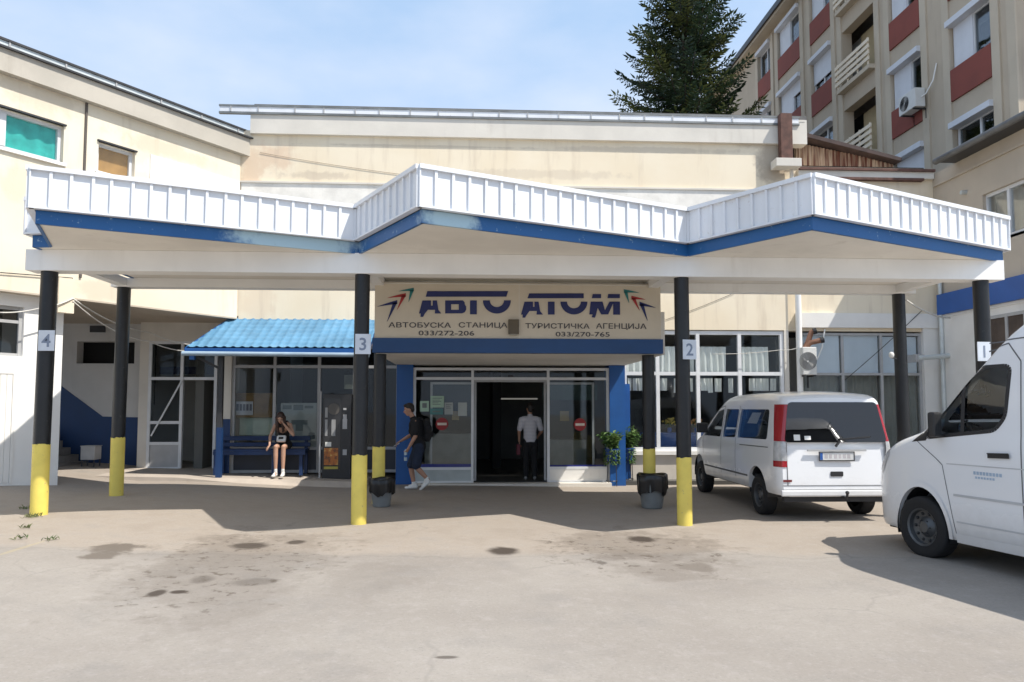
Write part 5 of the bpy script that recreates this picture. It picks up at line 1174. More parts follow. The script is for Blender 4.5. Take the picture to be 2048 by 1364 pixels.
# ------------------------------------------------------------------ waste bins at the rear poles
def waste_bin(px, py, lab, sc, seed):
    x = XY(px, 12.86, 1000); c = Vector((x, 12.86, gz(x))); rn = random.Random(seed); t = thing('waste_bin', lab, 'bin', c, seed*1.3, 'waste bins at the rear poles')
    m = MB(); m.lathe([(.14,0),(.155,.012),(.175,.20),(.185,.27),(.19,.46),(.175,.46),(.16,.05),(.001,.05)], (0,0,0), 28); m.build('tub', paint('grey bin tub', (.17,.18,.18), .6, .12, 6), t, smooth=True, local=True)
    m = MB(); n = 40; rows = []
    for r, z, a in ((.150,.16,.0),(.176,.36,.006),(.178,.475,.01),(.205,.50,.014),(.224,.475,.02),(.222,.40,.026),(.216,.31,.032),(.212,.235,.04)):
        row = []
        for k in range(n+1):
            th = 2*pi*(k % n)/n; q = sin(th*5+seed)+.7*sin(th*11+seed*2)+.5*sin(th*17)
            row.append(((r+a*q*.55)*cos(th), (r+a*q*.55)*sin(th), z+a*.8*sin(th*3+seed)+(a*.5*q if z < .3 else 0)))
        rows.append(row)
    m.grid(rows); m.build('bin_bag', paint('black bin bag', (.012,.012,.013), .32, .2, 8, bump=.25, bscale=18), t, smooth='all', local=True)
    for o in t.children:
        for v in o.data.vertices: v.co *= sc
    return t
waste_bin(763, 1004, 'grey waste bin with black bag at the rear pole left of the entrance', .98, 1); waste_bin(1304, 1013, 'grey waste bin with black bag at the rear pole right of the entrance', 1.2, 2)

# ------------------------------------------------------------------ leaves
def leafmat(name, a, b, rough=.6):
    if name in MATS: return MATS[name]
    t = NT(name); n = t.noise(t.pos(), 2.2, 3); r = t.n('ShaderNodeObjectInfo').outputs['Random']; c = t.mix(t.ramp(n, .35, .65), a, b)
    d = t.bsdf(c, rough, spec=.3); tr = t.n('ShaderNodeBsdfTranslucent'); t.l(c, tr.inputs[0]); mx = t.n('ShaderNodeMixShader'); mx.inputs[0].default_value = .22; t.l(d.outputs[0], mx.inputs[1]); t.l(tr.outputs[0], mx.inputs[2]); t.l(mx.outputs[0], t.out.inputs[0]); MATS[name] = t.m; return t.m
LEAF = leafmat('plant leaves', (.07,.16,.04), (.17,.25,.08))
def leaf(mb, p, d, L, w, mi=0):
    d = d.normalized(); s = d.cross(Vector((0,0,1)))
    if s.length < .1: s = Vector((1,0,0))
    s.normalize(); u = s.cross(d); q = p+d*L*.5+u*(.06*L)
    mb.add([p, q+s*w/2, p+d*L-u*(.12*L), q-s*w/2], [(0,1,2),(0,2,3)], mi)
def pot_plant(px, py, lab, ht, seed, w=.26):
    rn = random.Random(seed); c = onG(px, py); t = thing('potted_plant', lab, 'potted plant', c, 0, 'potted plants right of the entrance')
    m = MB()
    for k in range(4): a = pi/4+pi/2*k; m.tube([(.13*cos(a),.13*sin(a),0),(.115*cos(a),.115*sin(a),.56)], .01, 6)
    for z in (.12,.55): m.tube([(.128*cos(a),.128*sin(a),z) for a in [2*pi*k/16 for k in range(17)]], .009, 5)
    m.build('stand', DARKM, t, local=True)
    m = MB(); m.lathe([(.10,.56),(.15,.80),(.165,.81),(.165,.84),(.145,.84),(.14,.78),(.001,.78)], (0,0,0), 20); m.build('pot', paint('blue plastic pot', (.015,.06,.22), .5), t, smooth=True, local=True)
    st = MB(); m = MB()
    for k in range(22):
        a = rn.uniform(0,2*pi); l = rn.uniform(.5,1)*ht; e = Vector((cos(a)*w*rn.uniform(.2,1), sin(a)*w*rn.uniform(.2,1), .82+l)); p0 = Vector((rn.uniform(-.05,.05), rn.uniform(-.05,.05), .80)); mid = (p0+e)/2+Vector((0,0,.05)); st.tube([p0, mid, e], .005, 5)
        for j in range(16): f = rn.uniform(.25,1); q = p0.lerp(e, f); leaf(m, q, Vector((rn.uniform(-1,1), rn.uniform(-1,1), rn.uniform(-.3,.7))), rn.uniform(.10,.19), rn.uniform(.05,.085))
        if True:
            for j in range(7): q = Vector((.13*cos(a),.13*sin(a),.82)); leaf(m, q+Vector((0,0,-j*.05)), Vector((cos(a)+rn.uniform(-.6,.6), sin(a)+rn.uniform(-.6,.6), rn.uniform(-.8,.1))), .09, .045)
    st.build('stems', paint('plant stem', (.10,.12,.04), .8), t, local=True); m.build('foliage', LEAF, t, local=True)
pot_plant(1224, 972, 'leafy potted plant on a thin stand before the right blue column', .42, 3, .3)
pot_plant(1256, 968, 'taller potted plant on a thin stand beside the rear pole', .5, 5, .27)
pot_plant(1279, 960, 'small potted plant half hidden behind the rear pole by the bin', .3, 8, .2)
def weed(px, py, r, n, seed, lab):
    rn = random.Random(seed); c = onG(px, py); t = MB()
    for k in range(n):
        a = rn.uniform(0,2*pi); q = Vector((rn.gauss(0,r*.4), rn.gauss(0,r*.5), 0)); d = Vector((cos(a)*.8, sin(a)*.8, rn.uniform(.3,1.4))); leaf(t, q, d, rn.uniform(.03,.09), rn.uniform(.01,.022))
    o = t.build('weed', leafmat('weed leaves', (.10,.15,.06), (.22,.24,.11))); o.location = c; tag(o, lab, 'weed', 'weeds by the left pole')
weed(66, 1034, .13, 60, 1, 'largest tuft of weeds just in front of the left yellow pole base'); weed(50, 1018, .10, 26, 2, 'thin weeds left of the left yellow pole base'); weed(38, 1078, .10, 14, 3, 'sparse dry weeds at the left edge nearest the viewer'); weed(100, 1081, .10, 16, 4, 'flat green weed on the yard joint right of the others'); weed(52, 1056, .10, 22, 5, 'small weed tuft between the largest tuft and the dry weeds')

# ------------------------------------------------------------------ things behind the shop window
def bouquet(px, lab, seed, col):
    rn = random.Random(seed); Y = Y0+1.05; z = ZY(1340,868,Y); x = XY(px, Y); t = thing('flower_bouquet', lab, 'flowers', (x, Y, z), 0, 'flowers behind the shop window')
    m = MB(); m.lathe([(.04,0),(.06,.1),(.05,.16),(.045,.16),(.001,.02)], (0,0,0), 14); m.build('vase', BLUE, t, smooth=True, local=True)
    m = MB()
    for k in range(26): m.sphere((rn.gauss(0,.07), rn.gauss(0,.05), .22+rn.uniform(0,.17)), rn.uniform(.022,.04), n=7, m=5)
    m.build('blossoms', col, t, local=True)
    m = MB()
    for k in range(50): leaf(m, Vector((rn.gauss(0,.05), rn.gauss(0,.04), .16+rn.uniform(0,.15))), Vector((rn.uniform(-1,1), rn.uniform(-1,1), rn.uniform(-.2,1))), .1, .03)
    m.build('leaves', LEAF, t, local=True)
bouquet(1338, 'yellow flowers on the blue shelf behind the shop window, left of the front pole', 1, paint('yellow petals', (.75,.55,.15), .7)); bouquet(1392, 'orange flowers on the blue shelf behind the shop window, right of the front pole', 2, paint('orange petals', (.70,.36,.14), .7))

# ------------------------------------------------------------------ fittings on the walls
def build_fittings():
    Y = Y0-.14; t = thing('flue_pipe', 'rusty twin flue with two black open ends beside the narrow air conditioner', 'flue', onY(1614,690,Y))
    a, b, c, d, e = [onY(px, py, Y) for px, py in ((1607,702),(1616,684),(1622,664),(1640,682),(1612,694))]
    for P_, nm in (([a, b, c+Vector((0,-.02,0)), c+Vector((.08,-.05,.02))], 1), ([e, b+Vector((.04,-.04,-.02)), d+Vector((-.06,-.06,0)), d+Vector((.02,-.08,.02))], 2)):
        m = MB(); m.tube(P_, .062, 12); m.build('pipe', paint('rusty flue', (.26,.13,.08), .8, .3, 6), t, smooth=True); m = MB(); m.tube([P_[-1]-(P_[-1]-P_[-2]).normalized()*.05, P_[-1]+(P_[-1]-P_[-2]).normalized()*.03], .075, 12); m.build('end_cap', VDARK, t)
    Y = Y0-.3; p, q, r = onY(1836,716,Y), onY(1936,709,Y), onY(1936,742,Y)
    t = thing('wall_bracket', 'grey pipe bracket reaching along the white wall right of the grey windows', 'bracket', p)
    m = MB(); m.tube([p, q], .06, 10); m.build('arm', TIN, t, smooth=True); m = MB(); m.tube([q-Vector((.04,0,0)), r-Vector((.04,0,0))], .03, 8); m.build('drop_pipe', TIN, t); m = MB(); m.box(p.x-.05, p.x+.05, Y, Y0+.12, p.z-.09, p.z+.09); m.build('base_plate', ALUG, t)
    Y = 13.16; c = onY(1783,710,Y); t = thing('pole_lamp', 'small white lamp clamped to the rear pole at the right', 'lamp', c); m = MB(); m.sphere((0,0,0), .05, .04, .06); m.build('globe', paint('white lamp globe', (.75,.75,.72), .4), t, smooth='all', local=True); m = MB(); m.bar((0,0,-.05),(.2,.1,-.07), .02); m.build('arm', DARKM, t, local=True)
    # low grey crate on legs by the stairs
    Y = 17.05; x0, x1 = XY(165,Y), XY(193,Y); z0, z1 = ZY(180,934,Y), ZY(180,893,Y); t = thing('metal_stand', 'small grey metal stand at the foot of the blue stair wall', 'stand', ((x0+x1)/2, Y, z0))
    m = MB(); m.box(x0, x1, Y, Y+.3, z0+.16, z1); m.build('box', paint('grey stand', (.42,.42,.42), .6), t, bevel=.006)
    for x in (x0+.02, x1-.02): 
        for y in (Y+.01, Y+.27): m = MB(); m.box(x-.012, x+.012, y, y+.02, z0, z0+.16); m.build('leg', DARKM, t)
    m = MB(); m.box(x0-.012, x1+.012, Y-.01, Y+.31, z1, z1+.015); m.build('top', paint('grey stand', (.42,.42,.42), .6), t)
build_fittings()
def cable(pts, r, lab, mat, sag=.0):
    P_ = []
    for (a, b) in zip(pts, pts[1:]):
        for k in range(10): f = k/10; P_.append(a.lerp(b, f)-Vector((0,0,sag*4*f*(1-f))))
    P_.append(pts[-1]); c0 = sum(P_, Vector())/len(P_); m = MB(); m.tube([p-c0 for p in P_], r, 6); o = m.build('cable', mat, smooth='all'); o.location = c0; tag(o, lab, 'cable', 'cables strung along the walls')
WC_ = paint('white cable', (.62,.60,.55), .7); BC_ = paint('black cable', (.03,.03,.03), .7)
e = wp(146,597,.06)
cable([e, onY(300,665,16.6), onY(443,690,16.2)], .014, 'white cable sagging from the left wing corner to the awning, upper strand', WC_, .12)
cable([e-Vector((0,0,.05)), onY(300,683,16.5), onY(443,693,16.2)], .012, 'white cable sagging from the left wing corner to the awning, lower strand', WC_, .16)
cable([wp(0,625,.1), wp(85,615,.1), e], .012, 'white cable across the front of the left strip window', WC_, .03)
cable([wp(0,545,.03), wp(145,556,.03), wp(147,600,.03)], .009, 'thin dark cable along the left wing below the shelter beam', BC_)
cable([onY(1812,600,13.5), onX(1900,636,RX-.1)], .018, 'pale cable from the right end of the shelter to the right wing', WC_, .08)
cable([onY(1424,708,Y0-.1), onY(1560,700,Y0-.1), onY(1600,694,Y0-.12)], .008, 'thin pale wire crossing the shop window towards the flue', WC_, .03)
cable([onY(1330,640,Y0-.015), onY(1470,585,Y0-.015)], .005, 'thin wire slanting up the cream wall over the shop window', BC_, .02)
cable([onY(520,305,Y0-.012), onY(830,352,Y0-.012)], .005, 'thin wire slanting down the upper cream facade', paint('grey wire', (.30,.25,.2), .8), .03)
cable([onY(1845,620,Y0), onY(1690,760,Y0-.05)], .008, 'thin dark wire slanting over the roller blinds', BC_, .03)
# ================================================================== fir tree behind the station
def build_fir():
    rn = random.Random(12); Yt = 27.0; c = onY(1372, 300, Yt); top = onY(1368, -235, Yt).z
    t = thing('fir_tree', 'tall dark fir tree rising behind the station roof beside the apartment block', 'tree', (c.x, Yt, -.2)); H = top+.2
    m = MB(); pth = [(0,0,H*k/8) for k in range(9)]; m.tube(pth, [.34*(1-k/8)+.03 for k in range(9)], 10); m.build('trunk', paint('fir bark', (.085,.06,.045), .9, .3, 3, bump=.5, bscale=14), t, smooth='all', local=True)
    br = MB(); A = MB(); z = 6.2
    def twig(p, d, L, mi):
        # bottlebrush spray: crossed blades of needles
        d = d.normalized(); s = d.cross(Vector((0,0,1))); s = s.normalized() if s.length > .05 else Vector((1,0,0)); u = s.cross(d)
        a0 = rn.uniform(0, pi)
        for k in range(2):
            v = s*cos(a0+k*1.4)+u*sin(a0+k*1.4); w = L*.15
            A.add([p, p+d*L*.35+v*w, p+d*L, p+d*L*.35-v*w], [(0,1,2,3)], mi)
    while z < H-.15:
        f = (H-z)/(H-6.2); reach = 4.0*f**.8+.12; n = rn.randint(5, 7) if f > .15 else 5; a0 = rn.uniform(0, 2*pi)
        for k in range(n):
            a = a0+2*pi*k/n+rn.uniform(-.28,.28); L = reach*rn.uniform(.62,1.1); el = rn.uniform(-.18,.06)-.10*f; dirv = Vector((cos(a), sin(a), 0)); p0 = Vector((0,0,z+rn.uniform(-.12,.12)))
            pts = []; 
            for j in range(8):
                q = j/7; pts.append(p0+dirv*(L*q)+Vector((0,0,L*(el*q-.10*sin(pi*q)+.20*q*q*q))))
            br.tube(pts, [.045*f+.012-(.04*f+.008)*j/7 for j in range(8)], 5)
            mi = rn.choice((0,0,0,1,2,2))
            ns = int(10+L*15)
            for j in range(ns):
                q = .12+.88*(j+rn.random()*.6)/ns; i = min(6, int(q*7)); p = pts[i].lerp(pts[i+1], q*7-i); fwd = (pts[i+1]-pts[i]).normalized(); side = fwd.cross(Vector((0,0,1))).normalized()
                sg = 1 if j % 2 else -1; sl = (.18+.42*L*.45*(1-q)**.7)*rn.uniform(.7,1.2); dd = (fwd*.62+side*sg*.8+Vector((0,0,rn.uniform(-.34,.02)))).normalized()
                e = p+dd*sl; mm = max(2, int(sl/.06))
                for g in range(mm):
                    pp = p.lerp(e, (g+.2)/mm); s2 = 1 if g % 2 else -1
                    twig(pp, dd*.7+side.cross(Vector((0,0,1)))*0+fwd*s2*.55+Vector((0,0,rn.uniform(-.45,.22))), rn.uniform(.11,.20), mi if rn.random() < .8 else rn.choice((0,1,2)))
                twig(e, dd, .26, mi)
            twig(pts[-1], pts[-1]-pts[-2], .32, mi)
        z += rn.uniform(.36,.56)*(.55+.5*f)
    br.build('limbs', paint('fir limb', (.07,.05,.04), .9, .3, 4), t, smooth='all', local=True)
    A.build('crown', [leafmat('fir needles dark', (.026,.05,.026), (.048,.078,.036)), leafmat('fir needles blue', (.05,.085,.065), (.085,.12,.09)), leafmat('fir needles olive', (.085,.11,.034), (.14,.155,.052))], t, local=True)
build_fir()
# ================================================================== people
def cap(mb, a, b, ra, rb, flat=None):
    """closed tapered limb segment with rounded ends; flat=(dir, k) squeezes it along dir"""
    a = Vector(a); b = Vector(b); d = b-a; L = max(1e-4, d.length); d.normalize(); u = d.cross(Vector((0,0,1)))
    u = u.normalized() if u.length > .05 else Vector((0,1,0)); w = d.cross(u); prof = []
    for k in range(6): t = -pi/2+pi/2*k/5; prof.append((ra*cos(t), ra*sin(t)))
    for k in range(6): t = pi/2*k/5; prof.append((rb*cos(t), L+rb*sin(t)))
    n = 14; vs = []
    for r, z in prof:
        for k in range(n):
            v = (u*cos(2*pi*k/n)+w*sin(2*pi*k/n))*max(r, 1e-4)
            if flat: f = Vector(flat[0]).normalized(); v = v-f*v.dot(f)*(1-flat[1])
            vs.append(a+d*z+v)
    m = len(prof); fs = [(i*n+k, i*n+(k+1)%n, (i+1)*n+(k+1)%n, (i+1)*n+k) for i in range(m-1) for k in range(n)]
    fs += [tuple(range(n))[::-1], tuple(range((m-1)*n, m*n))]; mb.add(vs, fs)
def blob(mb, c, rx, ry, rz, rot=None): mb.sphere(c, rx, ry, rz, rot, 16, 10)
def melt(mb, name, mat, parent, vox=.008, it=4):
    """one continuous skin over overlapping closed shapes"""
    o = link('tmp', mb.mesh('tmp', mat)); bm = bmesh.new(); bm.from_mesh(o.data); bmesh.ops.recalc_face_normals(bm, faces=bm.faces); bm.to_mesh(o.data); bm.free()
    r = o.modifiers.new('r', 'REMESH'); r.mode = 'VOXEL'; r.voxel_size = vox; r.adaptivity = 0
    s = o.modifiers.new('s', 'SMOOTH'); s.factor = .5; s.iterations = it
    bpy.context.view_layer.update(); me = bpy.data.meshes.new_from_object(o.evaluated_get(bpy.context.evaluated_depsgraph_get())); me.name = name
    bpy.data.objects.remove(o); me.polygons.foreach_set('use_smooth', [True]*len(me.polygons))
    if not me.materials: me.materials.append(mat)
    return link(name, me, parent)
SKIN = paint('skin', (.50,.29,.20), .55, .06, 9, bump=.02); SKIN2 = paint('tanned skin', (.42,.23,.155), .55, .06, 9, bump=.02)
HAIRD = paint('dark hair', (.018,.012,.009), .55, .3, 30, bump=.3, bscale=120); HAIRB = paint('brown hair', (.045,.020,.013), .5, .3, 30, bump=.3, bscale=120)
CLBLK = paint('black cotton', (.012,.012,.014), .9, .2, 8, bump=.2, bscale=40); CLNAVY = paint('navy denim', (.018,.028,.055), .9, .2, 8, bump=.2, bscale=40); SHOEW = paint('white trainers', (.72,.72,.70), .6, .05, 8)
def head(mb, c, fwd, up, s=1.0):
    """skull, jaw, nose, lips, brows, ears; c = middle of the head"""
    f = Vector(fwd).normalized(); u = Vector(up).normalized(); r = f.cross(u).normalized(); u = r.cross(f); M = Matrix((f, r, u)).transposed()
    P_ = lambda x, y, z: Vector(c)+f*x*s+r*y*s+u*z*s
    blob(mb, P_(-.008,0,.028), .098*s, .076*s, .098*s, M); blob(mb, P_(.028,0,-.045), .066*s, .058*s, .072*s, M); cap(mb, P_(.060,0,-.085), P_(.045,0,-.09), .026*s, .035*s)
    cap(mb, P_(.088,0,.014), P_(.108,0,-.024), .010*s, .016*s); cap(mb, P_(.088,-.018,-.056), P_(.088,.018,-.056), .011*s, .011*s)
    for q in (1, -1):
        cap(mb, P_(.084,.018*q,.024), P_(.076,.050*q,.022), .012*s, .010*s); blob(mb, P_(-.005,.078*q,-.008), .022*s, .010*s, .032*s, M); blob(mb, P_(.062,.036*q,-.022), .026*s, .022*s, .022*s, M)
    return P_, M
def face_parts(P_, M, parent, s=1.0):
    for q in (1, -1):
        m = MB(); m.sphere(P_(.082,.032*q,.006), .011*s, n=10, m=8); e = m.build('eye', paint('eye', (.25,.22,.2), .2), parent, smooth='all')
        m = MB(); m.sphere(P_(.090,.032*q,.006), .006*s, n=8, m=6); m.build('iris', HAIRD, e, smooth='all')
        m = MB(); m.tube([P_(.093,.014*q,.030),P_(.090,.034*q,.034),P_(.078,.052*q,.028)], .0045*s, 6); m.build('eyebrow', HAIRD, parent, smooth='all')
    m = MB(); m.tube([P_(.094,-.022,-.056),P_(.101,0,-.055),P_(.094,.022,-.056)], .0055*s, 6); m.build('lips', paint('lips', (.36,.13,.11), .5), parent, smooth='all')
def hand(mb, wrist, d, palm_n, curl=.5, s=1.0, side=1):
    """palm, four unequal bent fingers and a thumb leaving the side of the palm"""
    d = Vector(d).normalized(); n = (Vector(palm_n)-d*Vector(palm_n).dot(d)).normalized(); a = d.cross(n)*side; w = Vector(wrist)
    for q in (-.026,-.009,.009,.026): cap(mb, w+a*q*.7*s, w+d*.085*s+a*q*s, .014*s, .0125*s)
    for q, L in ((-.030,.060),(-.010,.078),(.010,.084),(.030,.074)):
        p = w+d*.088*s+a*q*s; ang = curl*.5; r = .0088*s
        for k, f in enumerate((.45,.32,.23)):
            dd = (d*cos(ang)+n*sin(ang)).normalized(); e = p+dd*L*f*s; cap(mb, p, e, r, r*.9); p = e; ang += curl*.75; r *= .92
    p = w+d*.028*s+a*.030*s; dd = (d*.72+a*.62+n*.22*(1+curl)).normalized(); e = p+dd*.038*s; cap(mb, p, e, .0125*s, .0105*s); dd = (d*.92+a*.15+n*.5*curl).normalized(); cap(mb, e, e+dd*.032*s, .0105*s, .0085*s)
def shoe(name, mat, heel, toe, parent, s=1.0, lift=0):
    h = Vector(heel); t_ = Vector(toe); d = (t_-h).normalized(); sd = d.cross(Vector((0,0,1))).normalized(); up = sd.cross(d); L = .26*s; m = MB()
    def p(x, y, z): return h+d*x*s+sd*y*s+up*z*s
    cap(m, p(.02,0,.040), p(.12,0,.042), .041*s, .040*s, (up, .9)); cap(m, p(.10,0,.036), p(.205,.004,.028), .043*s, .038*s, (up, .72)); cap(m, p(.02,0,.05), p(.03,0,.095), .040*s, .042*s); cap(m, p(.06,0,.075), p(.14,0,.050), .034*s, .034*s)
    o = melt(m, name, mat, parent, .007, 3); m = MB(); q = [p(x, y, 0) for x, y in ((-.02,-.03),(.05,-.036),(.15,-.046),(.215,-.036),(.243,-.005),(.232,.032),(.16,.046),(.05,.036),(-.02,.03),(-.03,0))]; m.prism(q, up*.02*s); m.build('sole', SHOEW, o); return o

def build_walker():
    # local frame: +x is the walking direction
    c = onG(834, 979); rz = R(184); t = thing('person', 'man in black T-shirt and dark shorts walking left past the entrance with a bottle', 'person', c, 0)
    B = MB(); hip = Vector((-.03,0,.88)); chest = Vector((.045,0,1.28)); neck = Vector((.10,0,1.475)); hc = Vector((.175,0,1.625))
    X = lambda x, y, z: Vector((x, y, z))
    # legs: right (far) leg planted in front, left (near) leg pushing off behind
    LH, RH = X(-.03,.09,.88), X(-.03,-.09,.88); RK, RA = X(.13,-.09,.47), X(.06,-.09,.085); LK, LA = X(.02,.10,.47), X(-.23,.10,.20)
    for h_, k_, a_ in ((RH,RK,RA),(LH,LK,LA)): cap(B, h_, k_, .085, .056); cap(B, k_, k_.lerp(a_,.35), .054, .056); cap(B, k_.lerp(a_,.35), a_, .056, .034)
    cap(B, RA, RA+X(.12,0,-.045), .034, .03); cap(B, LA, LA+X(.08,0,-.10), .034, .03)
    cap(B, hip, X(.0,0,1.05), .13, .125, ((1,0,0),.8)); cap(B, X(.0,0,1.05), chest, .125, .155, ((1,0,0),.72)); cap(B, chest+X(0,-.13,.09), chest+X(0,.13,.09), .075, .075); cap(B, chest+X(.02,0,.1), neck, .07, .055); cap(B, neck, hc+X(-.02,0,-.05), .054, .052)
    P_, M = head(B, hc, (1,0,-.24), (.22,0,1))
    RS, LS = X(.065,-.19,1.385), X(.035,.19,1.385); RE, RW = X(.13,-.23,1.10), X(.34,-.18,.98); LE, LW = X(.04,.25,1.09), X(.17,.23,.86)
    for s_, e_, w_ in ((RS,RE,RW),(LS,LE,LW)): cap(B, s_, e_, .054, .041); cap(B, e_, e_.lerp(w_,.3), .041, .040); cap(B, e_.lerp(w_,.3), w_, .040, .026)
    hand(B, RW, (RW-RE), (0,.3,-1), .9, 1.0, -1); hand(B, LW, (LW-LE), (.6,-.6,.2), 1.25, 1.0, 1)
    body = melt(B, 'body', SKIN2, t, .0075, 4); fl = thing_face(P_, M, t)
    H = MB(); blob(H, P_(-.022,0,.050), .100, .084, .092, M); blob(H, P_(.045,0,.098), .050, .066, .032, M); blob(H, P_(-.06,0,.0), .055, .072, .07, M); melt(H, 'hair', HAIRD, t, .008, 2)
    S = MB(); cap(S, X(-.03,0,.90), X(.0,0,1.06), .178, .165, ((1,0,0),.82)); cap(S, X(.0,0,1.06), chest, .165, .175, ((1,0,0),.78)); cap(S, chest+X(0,-.13,.10), chest+X(0,.13,.10), .088, .088); cap(S, RS+X(0,.03,0), RS.lerp(RE,.72), .082, .079); cap(S, LS+X(0,-.03,0), LS.lerp(LE,.72), .082, .082); cap(S, chest+X(.02,0,.12), neck+X(-.01,0,-.03), .082, .068); cap(S, X(-.07,0,1.18), X(-.03,0,1.38), .10, .10)
    melt(S, 'shirt', CLBLK, t, .010, 5)
    T = MB(); cap(T, X(-.03,0,.86), X(-.01,0,.95), .158, .150, ((1,0,0),.85)); cap(T, RH, RH.lerp(RK,.92), .108, .098); cap(T, LH, LH.lerp(LK,.92), .108, .098); melt(T, 'shorts', CLNAVY, t, .010, 4)
    for nm, a, b in (('sock', RA+X(.01,0,-.03), RA.lerp(RK,.16)), ('sock', LA+X(.0,0,-.02), LA.lerp(LK,.16))): m = MB(); cap(m, a, b, .040, .041); melt(m, nm, SHOEW, t, .008, 2)
    shoe('shoe', SHOEW, (.0,-.09,.0), (.26,-.09,.0), t, 1.06); shoe('shoe', SHOEW, (-.27,.10,.13), (-.10,.10,.0), t, 1.06)
    t.rotation_euler = (0,0,rz)
    k = 1.03; t.scale = (k,k,k)
    # what he carries
    bpy.context.view_layer.update(); MW = t.matrix_world
    bp = thing('backpack', 'plain black backpack on the back of the man walking past the entrance', 'backpack', MW @ X(-.20,0,1.22), rz)
    m = MB(); cap(m, X(0,-.07,-.14), X(0,.07,-.14), .12, .12, ((1,0,0),.75)); cap(m, X(.01,-.07,.12), X(.01,.07,.12), .115, .115, ((1,0,0),.72)); cap(m, X(0,-.06,0), X(0,.06,0), .14, .14, ((1,0,0),.72)); cap(m, X(-.09,-.04,-.1), X(-.09,.04,-.1), .07, .07, ((1,0,0),.7)); melt(m, 'bag_body', CLBLK, bp, .012, 4)
    for q in (1, -1): m = MB(); m.tube([X(.06,.09*q,.18),X(.16,.10*q,.235),X(.30,.105*q,.20),X(.355,.11*q,.08),X(.30,.13*q,-.06),X(.12,.15*q,-.17),X(.02,.11*q,-.2)], .017, 8); m.build('strap', CLBLK, bp, smooth='all', local=True)
    hp = MW @ (LW+(LW-LE).normalized()*.075+X(.025,-.02,-.0)); b = thing('water_bottle', 'clear plastic water bottle hanging from the near hand of the walking man', 'bottle', hp)
    m = MB(); m.lathe([(.001,-.20),(.030,-.20),(.033,-.19),(.033,-.06),(.031,-.05),(.033,-.04),(.033,-.01),(.020,.02),(.014,.03),(.014,.045)], (0,0,0), 20); m.build('bottle_body', paint('pale bottle plastic', (.45,.55,.60), .2, .1, 9), b, smooth=True, local=True)
    m = MB(); m.lathe([(.0155,.035),(.0155,.055),(.001,.056)], (0,0,0), 16); m.build('cap', BLUE, b, local=True); m = MB(); m.lathe([(.0338,-.13),(.0338,-.08)], (0,0,0), 20); m.build('wrap', paint('blue bottle wrap', (.02,.10,.30), .4), b, smooth=True, local=True)
    hp = MW @ (RW+(RW-RE).normalized()*.10+X(0,.0,-.025)); b = thing('phone', 'pale phone in the outstretched far hand of the walking man', 'phone', hp, rz); m = MB(); m.cbox((0,0,0), .145, .072, .010, Matrix.Rotation(.5,3,'Y')); m.build('case', paint('white phone case', (.72,.72,.72), .4), b, local=True, bevel=.004); m = MB(); m.cbox((.003,0,.0065), .135, .064, .002, Matrix.Rotation(.5,3,'Y')); m.build('screen', paint('phone glass', (.02,.02,.025), .1), b, local=True)
def thing_face(P_, M, t):
    # face details are built in the person's own frame
    for q in (1, -1):
        m = MB(); m.sphere(P_(.080,.032*q,.006), .012, n=10, m=8); e = m.build('eye', paint('eye white', (.55,.52,.5), .25), t, smooth='all', local=True)
        m = MB(); m.sphere(P_(.0885,.032*q,.006), .0062, n=8, m=6); m.build('iris', HAIRD, e, smooth='all', local=True)
        m = MB(); m.tube([P_(.095,.014*q,.030),P_(.092,.034*q,.034),P_(.080,.052*q,.028)], .005, 6); m.build('eyebrow', HAIRD, t, smooth='all', local=True)
    m = MB(); m.tube([P_(.095,-.022,-.056),P_(.102,0,-.055),P_(.095,.022,-.056)], .006, 6); m.build('lips', paint('lips', (.36,.13,.11), .5), t, smooth='all', local=True)
build_walker()

